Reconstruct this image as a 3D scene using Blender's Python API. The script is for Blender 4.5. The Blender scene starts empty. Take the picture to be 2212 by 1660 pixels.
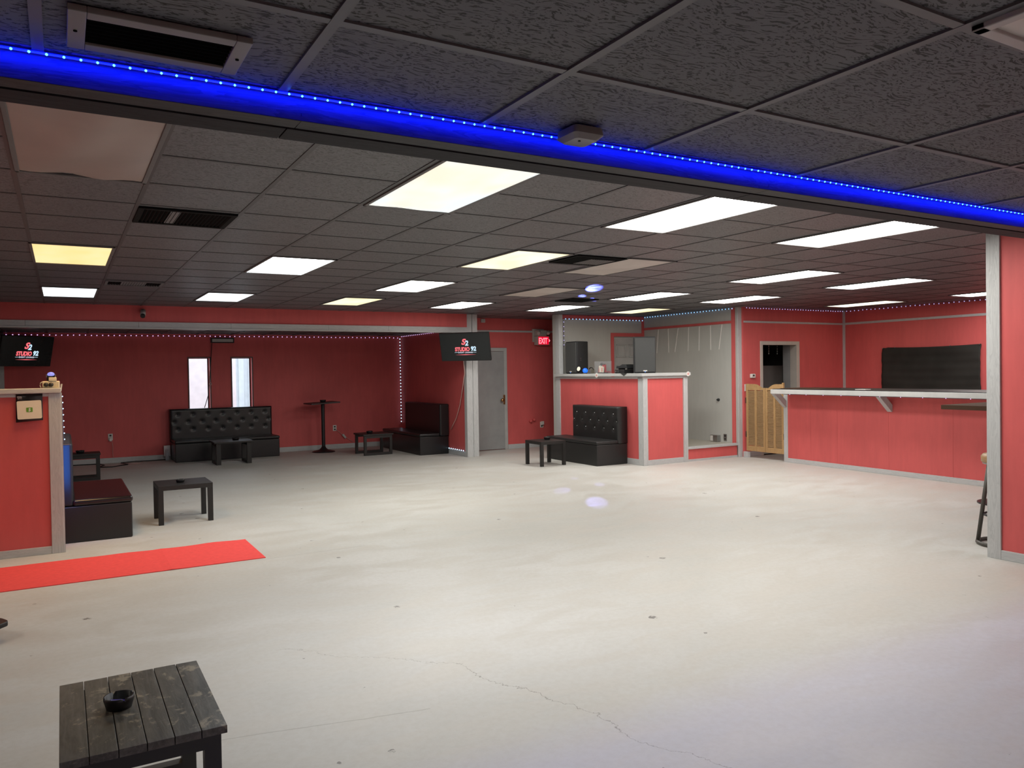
import bpy, bmesh, math, random
from mathutils import Matrix, Vector
random.seed(7)
S = bpy.context.scene
C = S.collection
PI = math.pi
CZ = 1.565                      # eye height
HC = 2.613                      # main ceiling
HF = 2.295                      # foreground ceiling
HA = 2.352                      # lounge alcove ceiling
ORG = {}

# ---------------------------------------------------------------- materials
def newmat(name):
    m = bpy.data.materials.new(name); m.use_nodes = True
    nt = m.node_tree; nt.nodes.clear()
    out = nt.nodes.new('ShaderNodeOutputMaterial')
    b = nt.nodes.new('ShaderNodeBsdfPrincipled')
    nt.links.new(b.outputs[0], out.inputs[0])
    return m, nt, b
def nd(nt, t, **k):
    n = nt.nodes.new(t)
    for a, v in k.items(): setattr(n, a, v)
    return n
def pos(nt, scale=(1, 1, 1), rot=(0, 0, 0), gen=False):
    if gen:
        g = nd(nt, 'ShaderNodeTexCoord'); o = g.outputs['Object']
    else:
        g = nd(nt, 'ShaderNodeNewGeometry'); o = g.outputs['Position']
    mp = nd(nt, 'ShaderNodeMapping'); mp.inputs['Scale'].default_value = scale
    mp.inputs['Rotation'].default_value = rot
    nt.links.new(o, mp.inputs['Vector']); return mp.outputs[0]
def noise(nt, vec, scale, detail=4, rough=.55, dist=0):
    n = nd(nt, 'ShaderNodeTexNoise'); n.inputs['Scale'].default_value = scale
    n.inputs['Detail'].default_value = detail; n.inputs['Roughness'].default_value = rough
    n.inputs['Distortion'].default_value = dist
    nt.links.new(vec, n.inputs['Vector']); return n.outputs['Fac']
def ramp(nt, fac, stops):
    r = nd(nt, 'ShaderNodeValToRGB'); e = r.color_ramp.elements
    while len(e) < len(stops): e.new(.5)
    for i, (p, c) in enumerate(stops):
        e[i].position = p; e[i].color = (c, c, c, 1) if not isinstance(c, tuple) else (*c[:3], 1)
    nt.links.new(fac, r.inputs['Fac']); return r.outputs['Color']
def mix(nt, fac, a, b, mode='MIX'):
    m = nd(nt, 'ShaderNodeMix', data_type='RGBA', blend_type=mode)
    for s, v in ((m.inputs['Factor'], fac), (m.inputs['A'], a), (m.inputs['B'], b)):
        if hasattr(v, 'links'): nt.links.new(v, s)
        elif isinstance(v, (int, float)): s.default_value = v
        else: s.default_value = (*v[:3], 1)
    return m.outputs['Result']
def math_(nt, op, a, b=None, c=None):
    m = nd(nt, 'ShaderNodeMath', operation=op)
    for i, v in enumerate((a, b, c)):
        if v is None: continue
        if hasattr(v, 'links'): nt.links.new(v, m.inputs[i])
        else: m.inputs[i].default_value = v
    return m.outputs[0]
def bump(nt, b, h, strength=.3, dist=.01):
    n = nd(nt, 'ShaderNodeBump'); n.inputs['Strength'].default_value = strength
    n.inputs['Distance'].default_value = dist
    nt.links.new(h, n.inputs['Height']); nt.links.new(n.outputs[0], b.inputs['Normal'])
def setc(nt, b, col):
    if hasattr(col, 'links'): nt.links.new(col, b.inputs['Base Color'])
    else: b.inputs['Base Color'].default_value = (*col, 1)

def plain(name, col, rough=.5, metal=0, spec=.5, var=.12, vs=6, bmp=0):
    m, nt, b = newmat(name)
    n = noise(nt, pos(nt, gen=True), vs, 3)
    k = ramp(nt, n, [(.3, 1 - var), (.7, 1 + 0 * var)])
    setc(nt, b, mix(nt, 1.0, col, k, 'MULTIPLY'))
    b.inputs['Roughness'].default_value = rough; b.inputs['Metallic'].default_value = metal
    b.inputs['Specular IOR Level'].default_value = spec
    if bmp: bump(nt, b, noise(nt, pos(nt, gen=True), 180, 2), bmp, .002)
    return m
def emit(name, col, s):
    m, nt, b = newmat(name)
    setc(nt, b, (.02, .02, .02)); b.inputs['Emission Color'].default_value = (*col, 1)
    b.inputs['Emission Strength'].default_value = s; b.inputs['Roughness'].default_value = .4
    return m
def wallpaint(name, col, rough=.55, var=.16, streak=True):
    m, nt, b = newmat(name)
    n1 = noise(nt, pos(nt, (1, 1, .6)), 1.6, 5, .6)
    n2 = noise(nt, pos(nt, (9, 9, 1.2)), 2.0, 3)
    f = math_(nt, 'ADD', math_(nt, 'MULTIPLY', n1, .7), math_(nt, 'MULTIPLY', n2, .3))
    k = ramp(nt, f, [(.35, 1 - var), (.62, 1.0)])
    setc(nt, b, mix(nt, 1.0, col, k, 'MULTIPLY'))
    b.inputs['Roughness'].default_value = rough; b.inputs['Specular IOR Level'].default_value = .35
    bump(nt, b, noise(nt, pos(nt), 60, 4), .06, .004)
    return m
def wood(name, axis, c1, c2, rough=.5, bs=.15, gen=False):
    m, nt, b = newmat(name)
    st = {'x': (1.2, 14, 14), 'y': (14, 1.2, 14), 'z': (14, 14, 1.2)}[axis]
    f2 = {'x': (3, 120, 120), 'y': (120, 3, 120), 'z': (120, 120, 3)}[axis]
    n1 = noise(nt, pos(nt, st, gen=gen), 1.6, 4, .6, 1.2)
    w = math_(nt, 'FRACT', math_(nt, 'MULTIPLY', n1, 7))
    n2 = noise(nt, pos(nt, f2, gen=gen), 1.0, 2)
    f = math_(nt, 'ADD', math_(nt, 'MULTIPLY', w, .6), math_(nt, 'MULTIPLY', n2, .5))
    setc(nt, b, mix(nt, ramp(nt, f, [(.2, 0.0), (.75, 1.0)]), c1, c2))
    b.inputs['Roughness'].default_value = rough; b.inputs['Specular IOR Level'].default_value = .4
    bump(nt, b, f, bs, .004)
    return m

M = {}
M['red'] = wallpaint('red wall paint', (.65, .118, .116))
M['grey'] = wallpaint('grey wall paint', (.50, .505, .475), var=.1)
for a in 'xyz':
    M['trim' + a] = wood('grey washed timber ' + a, a, (.42, .43, .435), (.52, .53, .53), .5, .05)
    M['dtrim' + a] = wood('dark grey beam timber ' + a, a, (.022, .022, .028), (.042, .042, .048), .5, .08)
M['pale'] = plain('pale painted edge', (.52, .53, .52), .45)
M['frame'] = plain('grey door frame paint', (.46, .465, .455), .45)
M['tan_frame'] = plain('pale beige frame paint', (.52, .49, .44), .45)
M['door_grey'] = plain('grey door paint', (.32, .33, .33), .4)
M['vinyl'] = plain('black vinyl upholstery', (.012, .012, .013), .33, spec=.5, bmp=.05)
M['vinyl_matt'] = plain('worn black vinyl', (.016, .016, .016), .45, spec=.5, bmp=.05)
M['vinyl_brown'] = plain('dark brown black vinyl', (.013, .008, .008), .2, spec=.55, bmp=.03)
M['blackwood'] = plain('black painted table', (.014, .013, .012), .45)
M['blackmat'] = plain('matt black plastic', (.012, .012, .013), .5)
M['blackmetal'] = plain('black cast metal', (.012, .012, .014), .4)
M['cabinet'] = plain('speaker cabinet black', (.020, .022, .024), .55, bmp=.2)
M['grille'] = plain('speaker grille dark', (.055, .058, .057), .5, bmp=.35, vs=60)
M['white'] = plain('white plastic', (.72, .71, .67), .4)
M['cream'] = plain('cream powder coated metal', (.78, .70, .52), .4)
M['offwhite'] = plain('off white paint', (.5, .5, .48), .4)
M['beigeplastic'] = plain('beige plastic', (.50, .47, .44), .45)
M['steel'] = plain('brushed steel', (.5, .5, .5), .3, 1)
M['brass'] = plain('aged brass', (.55, .33, .14), .3, 1)
M['brown'] = plain('brown bar wood', (.085, .05, .033), .8, spec=.15)
M['tan'] = wood('tan seat wood', 'x', (.28, .16, .07), (.40, .25, .12), .4, gen=True)
M['pine'] = wood('pine louvre wood', 'z', (.36, .215, .09), (.47, .30, .14), .45)
M['pine2'] = plain('pine slat wood', (.40, .26, .13), .5)
M['carpet'] = plain('red carpet runner', (.84, .095, .09), .95, spec=.1, var=.1, vs=24, bmp=.4)
M['cordpink'] = plain('pinkish white cord', (.55, .36, .32), .5)
M['cordblack'] = plain('black cord', (.012, .012, .012), .5)
M['paperblack'] = plain('black glossy card', (.012, .010, .012), .35)
M['paper'] = plain('cream white paper', (.80, .74, .60), .6)
M['green'] = plain('green logo print', (.13, .33, .03), .6)
M['print'] = plain('white print', (.75, .72, .70), .6)
M['redprint'] = plain('red print', (.55, .04, .05), .6)
M['vent'] = plain('vent frame metal', (.40, .37, .36), .45)
M['ventgrey'] = plain('vent frame grey brown', (.19, .175, .172), .45)
M['ventdark'] = plain('dark vent metal', (.010, .010, .010), .8, spec=.08)
M['ventblack'] = plain('black vent void', (.004, .004, .004), .9, spec=.03)
M['tapestry'] = plain('black cloth sheet', (.034, .032, .029), .75, spec=.2, vs=2, var=.4)
M['purple'] = plain('purple printed card', (.12, .09, .42), .5)
M['tape'] = plain('led tape', (.10, .10, .16), .4)
M['stage'] = plain('stage floor beige', (.42, .40, .34), .5)
M['outwall'] = plain('white rendered outside wall', (.86, .87, .88), .8)
M['outground'] = plain('pale outside concrete', (.62, .60, .57), .9)
M['outsiding'] = plain('outside metal siding', (.62, .65, .68), .6)
M['tee'] = plain('painted ceiling tee', (.062, .062, .066), .42)
M['teef'] = plain('painted ceiling tee grey', (.105, .102, .11), .5)
M['lampframe'] = plain('lamp frame metal', (.16, .155, .155), .5, spec=.2)
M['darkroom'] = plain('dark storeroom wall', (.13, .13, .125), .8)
M['darkpanel'] = plain('grey storeroom panel', (.55, .53, .50), .7)

for k_ in ('dtrimx', 'dtrimy', 'dtrimz'): M[k_].node_tree.nodes['Principled BSDF'].inputs['Specular IOR Level'].default_value = .15

def ceil_mat(name, c, size, stretch, thr, dark, rough=.42):
    m, nt, b = newmat(name)
    p = pos(nt, stretch)
    wob = nd(nt, 'ShaderNodeTexNoise'); wob.inputs['Scale'].default_value = 7
    nt.links.new(pos(nt), wob.inputs['Vector'])
    ad = nd(nt, 'ShaderNodeVectorMath', operation='ADD')
    nt.links.new(p, ad.inputs[0]); nt.links.new(wob.outputs['Color'], ad.inputs[1])
    n = noise(nt, ad.outputs[0], size, 3, .55)
    pit = ramp(nt, n, [(thr, 0.0), (thr + .018, 1.0)])
    patch = ramp(nt, noise(nt, pos(nt), .9, 3), [(.3, .86), (.7, 1.0)])
    base = mix(nt, 1.0, c, patch, 'MULTIPLY')
    setc(nt, b, mix(nt, pit, tuple(x * dark for x in c), base))
    b.inputs['Roughness'].default_value = rough; b.inputs['Specular IOR Level'].default_value = .5
    bump(nt, b, pit, .5, .004)
    return m
M['tile'] = ceil_mat('dark fissured ceiling tile', (.136, .139, .150), 13, (3.5, 12, 9), .43, .2)
M['tilef'] = ceil_mat('near dark fissured ceiling tile', (.116, .115, .126), 12, (3.6, 13, 9), .43, .07, .7)

def floor_mat():
    m, nt, b = newmat('worn concrete floor')
    p = pos(nt)
    n1 = noise(nt, p, .55, 5, .6, .6)
    n2 = noise(nt, pos(nt, (1, 2.4, 1), (0, 0, .35)), 1.5, 6, .62, .8)
    n3 = noise(nt, p, 26, 4, .7)
    c = mix(nt, ramp(nt, n1, [(.35, 0.0), (.65, 1.0)]), (.505, .50, .468), (.57, .563, .535))
    c = mix(nt, ramp(nt, n2, [(.42, 1.0), (.56, 0.0)]), c, (.52, .505, .465))
    c = mix(nt, math_(nt, 'MULTIPLY', ramp(nt, n3, [(.35, 1.0), (.6, 0.0)]), .22), c, (.40, .37, .32))
    # sparse dark chips
    for sc, cut, th, col in ((2.6, .45, .09, (.13, .12, .11)), (5.5, .32, .085, (.17, .16, .145))):
        v = nd(nt, 'ShaderNodeTexVoronoi'); v.inputs['Scale'].default_value = sc
        wv = nd(nt, 'ShaderNodeTexNoise'); wv.inputs['Scale'].default_value = 34; wv.inputs['Detail'].default_value = 3
        nt.links.new(p, wv.inputs['Vector'])
        sub = nd(nt, 'ShaderNodeVectorMath', operation='MULTIPLY_ADD')
        sub.inputs[1].default_value = (.045, .03, .0); nt.links.new(wv.outputs['Color'], sub.inputs[0]); nt.links.new(p, sub.inputs[2])
        nt.links.new(sub.outputs[0], v.inputs['Vector'])
        sep = nd(nt, 'ShaderNodeSeparateColor'); nt.links.new(v.outputs['Color'], sep.inputs[0])
        on = math_(nt, 'LESS_THAN', sep.outputs[0], cut)
        ra = math_(nt, 'MULTIPLY', sep.outputs[1], th)
        dot = math_(nt, 'LESS_THAN', v.outputs['Distance'], ra)
        near = math_(nt, 'MULTIPLY', math_(nt, 'MULTIPLY', on, dot), ramp(nt, n3, [(.42, 0.0), (.5, .85)]))
        c = mix(nt, near, c, col)
    # cracks and joints: thin warped lines
    sepp = nd(nt, 'ShaderNodeSeparateXYZ'); nt.links.new(p, sepp.inputs[0])
    X, Y = sepp.outputs[0], sepp.outputs[1]
    w1 = noise(nt, pos(nt), 2.2, 6, .7)
    def line(ax, ay, bx, by, wid, warp, k):
        L = math.hypot(bx - ax, by - ay); ux, uy = (bx - ax) / L, (by - ay) / L
        t = math_(nt, 'ADD', math_(nt, 'MULTIPLY', math_(nt, 'SUBTRACT', X, ax), ux), math_(nt, 'MULTIPLY', math_(nt, 'SUBTRACT', Y, ay), uy))
        s = math_(nt, 'ADD', math_(nt, 'MULTIPLY', math_(nt, 'SUBTRACT', X, ax), -uy), math_(nt, 'MULTIPLY', math_(nt, 'SUBTRACT', Y, ay), ux))
        s = math_(nt, 'ADD', s, math_(nt, 'MULTIPLY', math_(nt, 'SUBTRACT', w1, .5), warp))
        d = math_(nt, 'LESS_THAN', math_(nt, 'ABSOLUTE', s), wid)
        i = math_(nt, 'MULTIPLY', math_(nt, 'GREATER_THAN', t, 0), math_(nt, 'LESS_THAN', t, L))
        return math_(nt, 'MULTIPLY', math_(nt, 'MULTIPLY', d, i), k)
    for a in ((1.05, 4.5, 1.80, 3.70, .0022, .35, .45), (1.80, 3.70, 2.25, 2.05, .0028, .35, .6),
              (1.2, 6.74, 2.35, 6.77, .004, .03, .35), (.55, 3.50, 1.45, 3.31, .004, .04, .3)):
        c = mix(nt, line(*a), c, (.16, .145, .12))
    setc(nt, b, c)
    r = ramp(nt, n2, [(.3, .42), (.7, .62)])
    nt.links.new(r, b.inputs['Roughness']); b.inputs['Specular IOR Level'].default_value = .3
    bump(nt, b, n3, .05, .004)
    return m
M['floor'] = floor_mat()
def planks_mat():
    m, nt, b = newmat('worn black stained planks')
    n1 = noise(nt, pos(nt, (9, 2.2, 9)), 2.2, 6, .65, .8)
    n2 = noise(nt, pos(nt, (60, 4, 60)), 1.5, 3)
    n3 = noise(nt, pos(nt, (5, 3.5, 5)), 2.6, 5, .7, .5)
    c = mix(nt, ramp(nt, n1, [(.38, 0.0), (.68, 1.0)]), (.046, .042, .034), (.115, .105, .085))
    c = mix(nt, math_(nt, 'MULTIPLY', ramp(nt, n2, [(.5, 0.0), (.7, 1.0)]), .35), c, (.17, .16, .145))
    c = mix(nt, ramp(nt, n3, [(.56, 0.0), (.64, .6)]), c, (.40, .34, .24))
    setc(nt, b, c); b.inputs['Roughness'].default_value = .42
    bump(nt, b, n1, .25, .004); return m
M['planks'] = planks_mat()
def glass_mat(name, col, a):
    m, nt, b = newmat(name); setc(nt, b, col); b.inputs['Roughness'].default_value = .05
    b.inputs['Alpha'].default_value = a; return m
M['acrylic'] = glass_mat('clear acrylic', (.5, .52, .55), .10)
M['pane'] = glass_mat('window glass', (.9, .93, .95), .04)
M['bottle'] = glass_mat('clear bottle plastic', (.75, .8, .85), .35)
def lens(name, ca, cb, s, vs=1.7):
    """lit prismatic diffuser: tubes of two colours behind it"""
    m, nt, b = newmat(name); setc(nt, b, (.4, .4, .38))
    n = noise(nt, pos(nt, (1.6, .8, 1)), vs, 2)
    c = mix(nt, ramp(nt, n, [(.35, 0.0), (.65, 1.0)]), ca, cb)
    nt.links.new(c, b.inputs['Emission Color']); b.inputs['Emission Strength'].default_value = s
    b.inputs['Roughness'].default_value = .4; return m
M['L_white'] = lens('lit white diffuser', (1, .955, .87), (1, .98, .93), 18)
M['L_mid'] = lens('lit soft white diffuser', (1, .95, .84), (1, .98, .92), 26)
M['L_bar'] = lens('lit brightest white diffuser', (1, .955, .89), (1, .98, .94), 17.5)
M['L_hall'] = lens('lit white hall diffuser', (1, .95, .86), (1, .98, .93), 13)
M['L_cool_bright'] = lens('lit bright cool diffuser', (.88, .97, 1), (.93, .98, 1), 19)
M['L_cool'] = lens('lit cool white diffuser', (.82, .95, 1), (.9, .97, 1), 2.8)
M['L_pale'] = lens('lit pale yellow diffuser', (1, .93, .62), (1, .96, .75), 2.4)
M['L_mixed'] = lens('lit warm and cool diffuser', (1.0, .90, .70), (.84, .95, .98), .9, 2.2)
M['L_yellow'] = lens('lit yellow diffuser', (1.0, .85, .48), (1.0, .94, .70), 1.15, 2.0)
M['L_amber'] = lens('lit amber diffuser', (1.0, .72, .27), (1.0, .80, .38), 1.05, 2.0)
M['L_warm'] = lens('lit warm entry diffuser', (1.0, .90, .76), (1.0, .92, .8), 9)
M['L_near'] = lens('lit near room diffuser', (1.0, .95, .92), (1.0, .97, .95), 15)
M['L_off'] = plain('unlit tan diffuser', (.40, .315, .28), .4, var=.2, vs=2)
M['L_off2'] = plain('unlit beige diffuser', (.58, .54, .50), .4, var=.2, vs=2)
M['screen'] = plain('dark tv screen', (.014, .018, .02), .25)
M['tvred'] = emit('screen red', (1.0, .17, .20), 1.0)
M['tvblue'] = emit('screen pale blue', (.62, .83, 1.0), 1.0)
M['tvwhite'] = emit('screen white', (.8, .85, 1.0), .8)
M['exitred'] = emit('exit red glow', (1.0, .0, .03), .8)
M['exitlet'] = emit('exit letter glow', (1.0, .22, .28), 1.5)
M['led_fg'] = emit('blue led', (.03, .20, 1.0), 14)
M['led_purple'] = emit('pale purple led', (.85, .55, 1.0), 1.3)
M['led_white'] = emit('cool white led', (.55, .80, 1.0), 2.2)
M['led_blue'] = emit('light blue led', (.30, .60, 1.0), 1.6)
M['led_dim'] = emit('dim lilac led', (.62, .55, 1.0), .9)
M['blueball'] = emit('glowing blue lens', (.0, .13, 1.0), 1.6)
M['whitelens'] = emit('lit white lens', (1, .95, .75), 1.0)
M['party'] = emit('violet dome lens', (.35, .35, .95), .9)
M['bluestat'] = emit('blue status light', (.1, .3, 1.0), 2.0)

# ---------------------------------------------------------------- mesh helpers
class B:
    def __init__(s): s.bm = bmesh.new()
    def box(s, x0, x1, y0, y1, z0, z1, mat=None):
        v = [s.bm.verts.new(p) for p in ((x0, y0, z0), (x1, y0, z0), (x1, y1, z0), (x0, y1, z0), (x0, y0, z1), (x1, y0, z1), (x1, y1, z1), (x0, y1, z1))]
        for f in ((3, 2, 1, 0), (4, 5, 6, 7), (0, 1, 5, 4), (1, 2, 6, 5), (2, 3, 7, 6), (3, 0, 4, 7)):
            s.bm.faces.new([v[i] for i in f])
        if mat is not None:
            for q in v: q.co = mat @ q.co
        return s
    def prism(s, poly, axis, a, b):
        """extrude a 2-D polygon along an axis"""
        def P(u, w, t): return {'x': (t, u, w), 'y': (u, t, w), 'z': (u, w, t)}[axis]
        A = [s.bm.verts.new(P(u, w, a)) for u, w in poly]; D = [s.bm.verts.new(P(u, w, b)) for u, w in poly]
        n = len(poly)
        s.bm.faces.new(A[::-1]); s.bm.faces.new(D)
        for i in range(n): s.bm.faces.new((A[i], A[(i + 1) % n], D[(i + 1) % n], D[i]))
        bmesh.ops.recalc_face_normals(s.bm, faces=s.bm.faces); return s
    def lathe(s, prof, c=(0, 0, 0), seg=24, axis='z'):
        rings = []
        for r, h in prof:
            ring = []
            for k in range(seg):
                a = 2 * PI * k / seg; u, w = r * math.cos(a), r * math.sin(a)
                p = {'z': (u, w, h), 'y': (u, h, w), 'x': (h, u, w)}[axis]
                ring.append(s.bm.verts.new((p[0] + c[0], p[1] + c[1], p[2] + c[2])))
            rings.append(ring)
        for i in range(len(rings) - 1):
            for k in range(seg):
                s.bm.faces.new((rings[i][k], rings[i][(k + 1) % seg], rings[i + 1][(k + 1) % seg], rings[i + 1][k]))
        s.bm.faces.new(rings[0][::-1]); s.bm.faces.new(rings[-1])
        bmesh.ops.recalc_face_normals(s.bm, faces=s.bm.faces); return s
    def tube(s, pts, r, seg=8):
        pts = [Vector(p) for p in pts]; rings = []
        for i, p in enumerate(pts):
            t = (pts[min(i + 1, len(pts) - 1)] - pts[max(i - 1, 0)]).normalized()
            u = t.cross(Vector((0, 0, 1)) if abs(t.z) < .9 else Vector((1, 0, 0))).normalized(); w = t.cross(u)
            rings.append([s.bm.verts.new(p + r * (math.cos(2 * PI * k / seg) * u + math.sin(2 * PI * k / seg) * w)) for k in range(seg)])
        for i in range(len(rings) - 1):
            for k in range(seg):
                s.bm.faces.new((rings[i][k], rings[i][(k + 1) % seg], rings[i + 1][(k + 1) % seg], rings[i + 1][k]))
        s.bm.faces.new(rings[0][::-1]); s.bm.faces.new(rings[-1])
        bmesh.ops.recalc_face_normals(s.bm, faces=s.bm.faces); return s
    def ball(s, c, r, sub=1, sc=(1, 1, 1)):
        bmesh.ops.create_icosphere(s.bm, subdivisions=sub, radius=r, matrix=Matrix.Translation(c) @ Matrix.Diagonal((*sc, 1))); return s
    def mesh(s, me, mat):
        o = bmesh.new(); o.from_mesh(me); o.transform(mat); t = bpy.data.meshes.new('t'); o.to_mesh(t); o.free()
        s.bm.from_mesh(t); bpy.data.meshes.remove(t); return s
    def obj(s, name, mat, parent=None, bevel=0, smooth=False, seg=2, origin=None):
        me = bpy.data.meshes.new(name)
        if parent is not None: org = ORG.get(parent.name, Vector((0, 0, 0)))
        else:
            if origin is None:
                lo = [min(v.co[i] for v in s.bm.verts) for i in range(3)]; hi = [max(v.co[i] for v in s.bm.verts) for i in range(3)]
                origin = ((lo[0] + hi[0]) / 2, (lo[1] + hi[1]) / 2, lo[2])
            org = Vector(origin)
        for v in s.bm.verts: v.co -= org
        s.bm.to_mesh(me); s.bm.free()
        o = bpy.data.objects.new(name, me); C.objects.link(o)
        me.materials.append(M[mat] if isinstance(mat, str) else mat)
        if parent is not None: o.parent = parent
        else: o.location = org
        ORG[o.name] = org
        if bevel:
            bv = o.modifiers.new('b', 'BEVEL'); bv.width = bevel; bv.segments = seg; bv.limit_method = 'ANGLE'
            smooth = True
        if smooth:
            for f in me.polygons: f.use_smooth = True
            if bevel: 
                wn = o.modifiers.new('w', 'WEIGHTED_NORMAL'); wn.keep_sharp = True
        return o
def box(*a): return B().box(*a)
def rrect(w, h, r, n=6):
    p = []
    for cx, cz, a0 in ((w - r, h - r, 0), (-w + r, h - r, PI / 2), (-w + r, -h + r, PI), (w - r, -h + r, 3 * PI / 2)):
        for k in range(n + 1): a = a0 + PI / 2 * k / n; p.append((cx + r * math.cos(a), cz + r * math.sin(a)))
    return p
def tag(o, label=None, cat=None, group=None, kind=None):
    if label: o['label'] = label
    if cat: o['category'] = cat
    if group: o['group'] = group
    if kind: o['kind'] = kind
    return o
def thing(name, label, cat, loc=(0, 0, 0), group=None, rot=None):
    o = bpy.data.objects.new(name, None); C.objects.link(o); o.location = loc
    o.empty_display_size = .1
    if rot is not None: o.rotation_euler = rot; ORG[o.name] = Vector((0, 0, 0))
    else: ORG[o.name] = Vector(loc)
    return tag(o, label, cat, group)
def struct(name, b, mat, parent=None, **k):
    o = b.obj(name, mat, parent, **k)
    if parent is None: o['kind'] = 'structure'
    return o
def single(name, b, mat, label, cat, group=None, **k): return tag(b.obj(name, mat, **k), label, cat, group)
def copy_tree(o, parent=None):
    c = o.copy(); C.objects.link(c)
    if parent is not None: c.parent = parent
    for ch in list(o.children): copy_tree(ch, c)
    return c
def text_mesh(s, size, bold=0, shear=0, ext=.001, space=1.0):
    cu = bpy.data.curves.new('t', 'FONT'); cu.body = s; cu.size = size; cu.offset = bold; cu.shear = shear
    cu.extrude = ext; cu.align_x = 'CENTER'; cu.space_character = space; cu.resolution_u = 3
    o = bpy.data.objects.new('t', cu); C.objects.link(o)
    dg = bpy.context.evaluated_depsgraph_get()
    me = bpy.data.meshes.new_from_object(o.evaluated_get(dg))
    bpy.data.objects.remove(o); bpy.data.curves.remove(cu); return me
FACE_Y = Matrix.Rotation(PI / 2, 4, 'X')            # text in XZ, facing -Y
FACE_X = Matrix.Rotation(-PI / 2, 4, 'Z') @ FACE_Y  # text on a wall facing -X

# ---------------------------------------------------------------- the room
struct('floor', box(-6, 13.4, -4.2, 16.1, -.12, 0), 'floor')
struct('ceiling_main', box(-6, 13.4, 2.24, 13.75, HC + .004, HC + .12), 'tile')
struct('ceiling_near', box(-6, 6.6, -4.2, 2.07, HF + .007, HF + .10), 'tilef')
struct('ceiling_lounge', box(-1.08, 6.6, 12.78, 16.05, HA + .01, HA + .1), 'tile')
# ceiling grids
LIGHTS = []
def gi(i): return 1.0326 + .6096 * (i if i < 0 else i * .985)
def gj(j): return 4.649 + .6096 * (j if j < 0 else j * .978)
t = B()
i = -11
while gi(i) < 13.3: t.box(gi(i) - .012, gi(i) + .012, 2.26, 13.55, HC, HC + .02); i += 1
j = -3
while gj(j) < 13.5:
    if gj(j) > 2.3: t.box(-6, 13, gj(j) - .012, gj(j) + .012, HC + .001, HC + .02)
    j += 1
struct('trim_1', t, 'tee')
t = B()
for x in (-2.4, -1.8, -1.2, -.62, -.03, .5095, 1.0957, 1.71, 2.455, 3.077, 3.7, 4.31, 4.92, 5.53, 6.14): t.box(x - .012, x + .012, -4, 2.07, HF, HF + .02)
for y in (1.59, .977, .367, -.24, -.85, -1.46, -2.07, -2.7): t.box(-6, 6.46, y - .012, y + .012, HF + .001, HF + .02)
struct('trim_2', t, 'teef')
t = B()
for k in range(12): x = -.8 + .61 * k; t.box(x - .012, x + .012, 12.8, 15.9, HA, HA + .02)
for k in range(5): y = 13.0 + .61 * k; t.box(-.965, 6.41, y - .012, y + .012, HA + .001, HA + .02)
struct('trim_3', t, 'tee')
# beam between the two ceilings (blue lit)
bz = CZ + .662
struct('trim_4', box(-6, 6.46, 2.04, 2.075, CZ + .675, HF + .012), 'dtrimx')
struct('trim_5', box(-6, 6.46, 2.036, 2.075, bz, CZ + .6735), 'dtrimx')
xs = [-6, -3.2, -.6, .556, 2.3, 4.2, 6.46]
t1, t2 = B(), B()
for a, c in zip(xs, xs[1:]):
    t1.box(a + .001, c - .001, 2.037, 2.103, bz - .001, bz + .02)
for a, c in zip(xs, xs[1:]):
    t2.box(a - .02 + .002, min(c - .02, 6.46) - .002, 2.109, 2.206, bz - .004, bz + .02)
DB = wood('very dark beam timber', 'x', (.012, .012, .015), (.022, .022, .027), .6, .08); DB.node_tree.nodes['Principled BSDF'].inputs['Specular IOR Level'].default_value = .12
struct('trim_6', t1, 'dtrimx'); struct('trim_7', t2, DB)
struct('wall_beam', box(-6, 6.46, 2.075, 2.2, bz + .02, HC + .1), 'tile')
# outer shell
struct('wall_left', box(-6.1, -6, -4.2, 13, 0, 2.7), 'red')
struct('wall_rear', box(-6, 6.6, -4.3, -4.2, 0, 2.7), 'red')
struct('wall_right', box(6.465, 6.585, -4.2, 3.49, 0, HC + .05), 'red')
struct('wall_bar_end', box(6.585, 13.2, 1.0, 1.1, 0, 2.7), 'red')
struct('wall_bar_right', box(12.97, 13.09, 1.1, 12.4, 0, 2.7), 'red')
# right wall trims
struct('trim_8', box(6.445, 6.466, 3.40, 3.482, 0, HC), 'trimz', bevel=.002)
struct('trim_9', box(6.452, 6.60, 3.484, 3.508, 0, HC), 'trimz', bevel=.002)
struct('baseboard_right', box(6.447, 6.466, -4.2, 3.40, 0, .075), 'trimy', bevel=.003)
# entry half wall
struct('wall_entry', box(-3.4, -.014, 8.05, 8.16, 0, 1.432), 'red')
struct('wall_entry_return', box(-.14, -.035, 8.16, 10.3, 0, 1.432), 'red')
struct('trim_10', box(-3.4, -.008, 8.00, 8.2, 1.432, 1.476), 'trimx', bevel=.006)
struct('trim_11', box(-3.4, -.107, 8.036, 8.05, 1.402, 1.431), 'trimx')
struct('trim_12', box(-.107, -.012, 8.03, 8.05, 0, 1.431), 'trimz', bevel=.003)
struct('trim_13', box(-.013, -.002, 8.032, 8.16, 0, 1.431), 'trimz')
struct('trim_14', box(-.15, -.02, 8.2, 10.32, 1.432, 1.476), 'trimy', bevel=.006)
struct('baseboard_entry', box(-3.4, -.107, 8.034, 8.05, 0, .068), 'trimx', bevel=.003)
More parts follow.
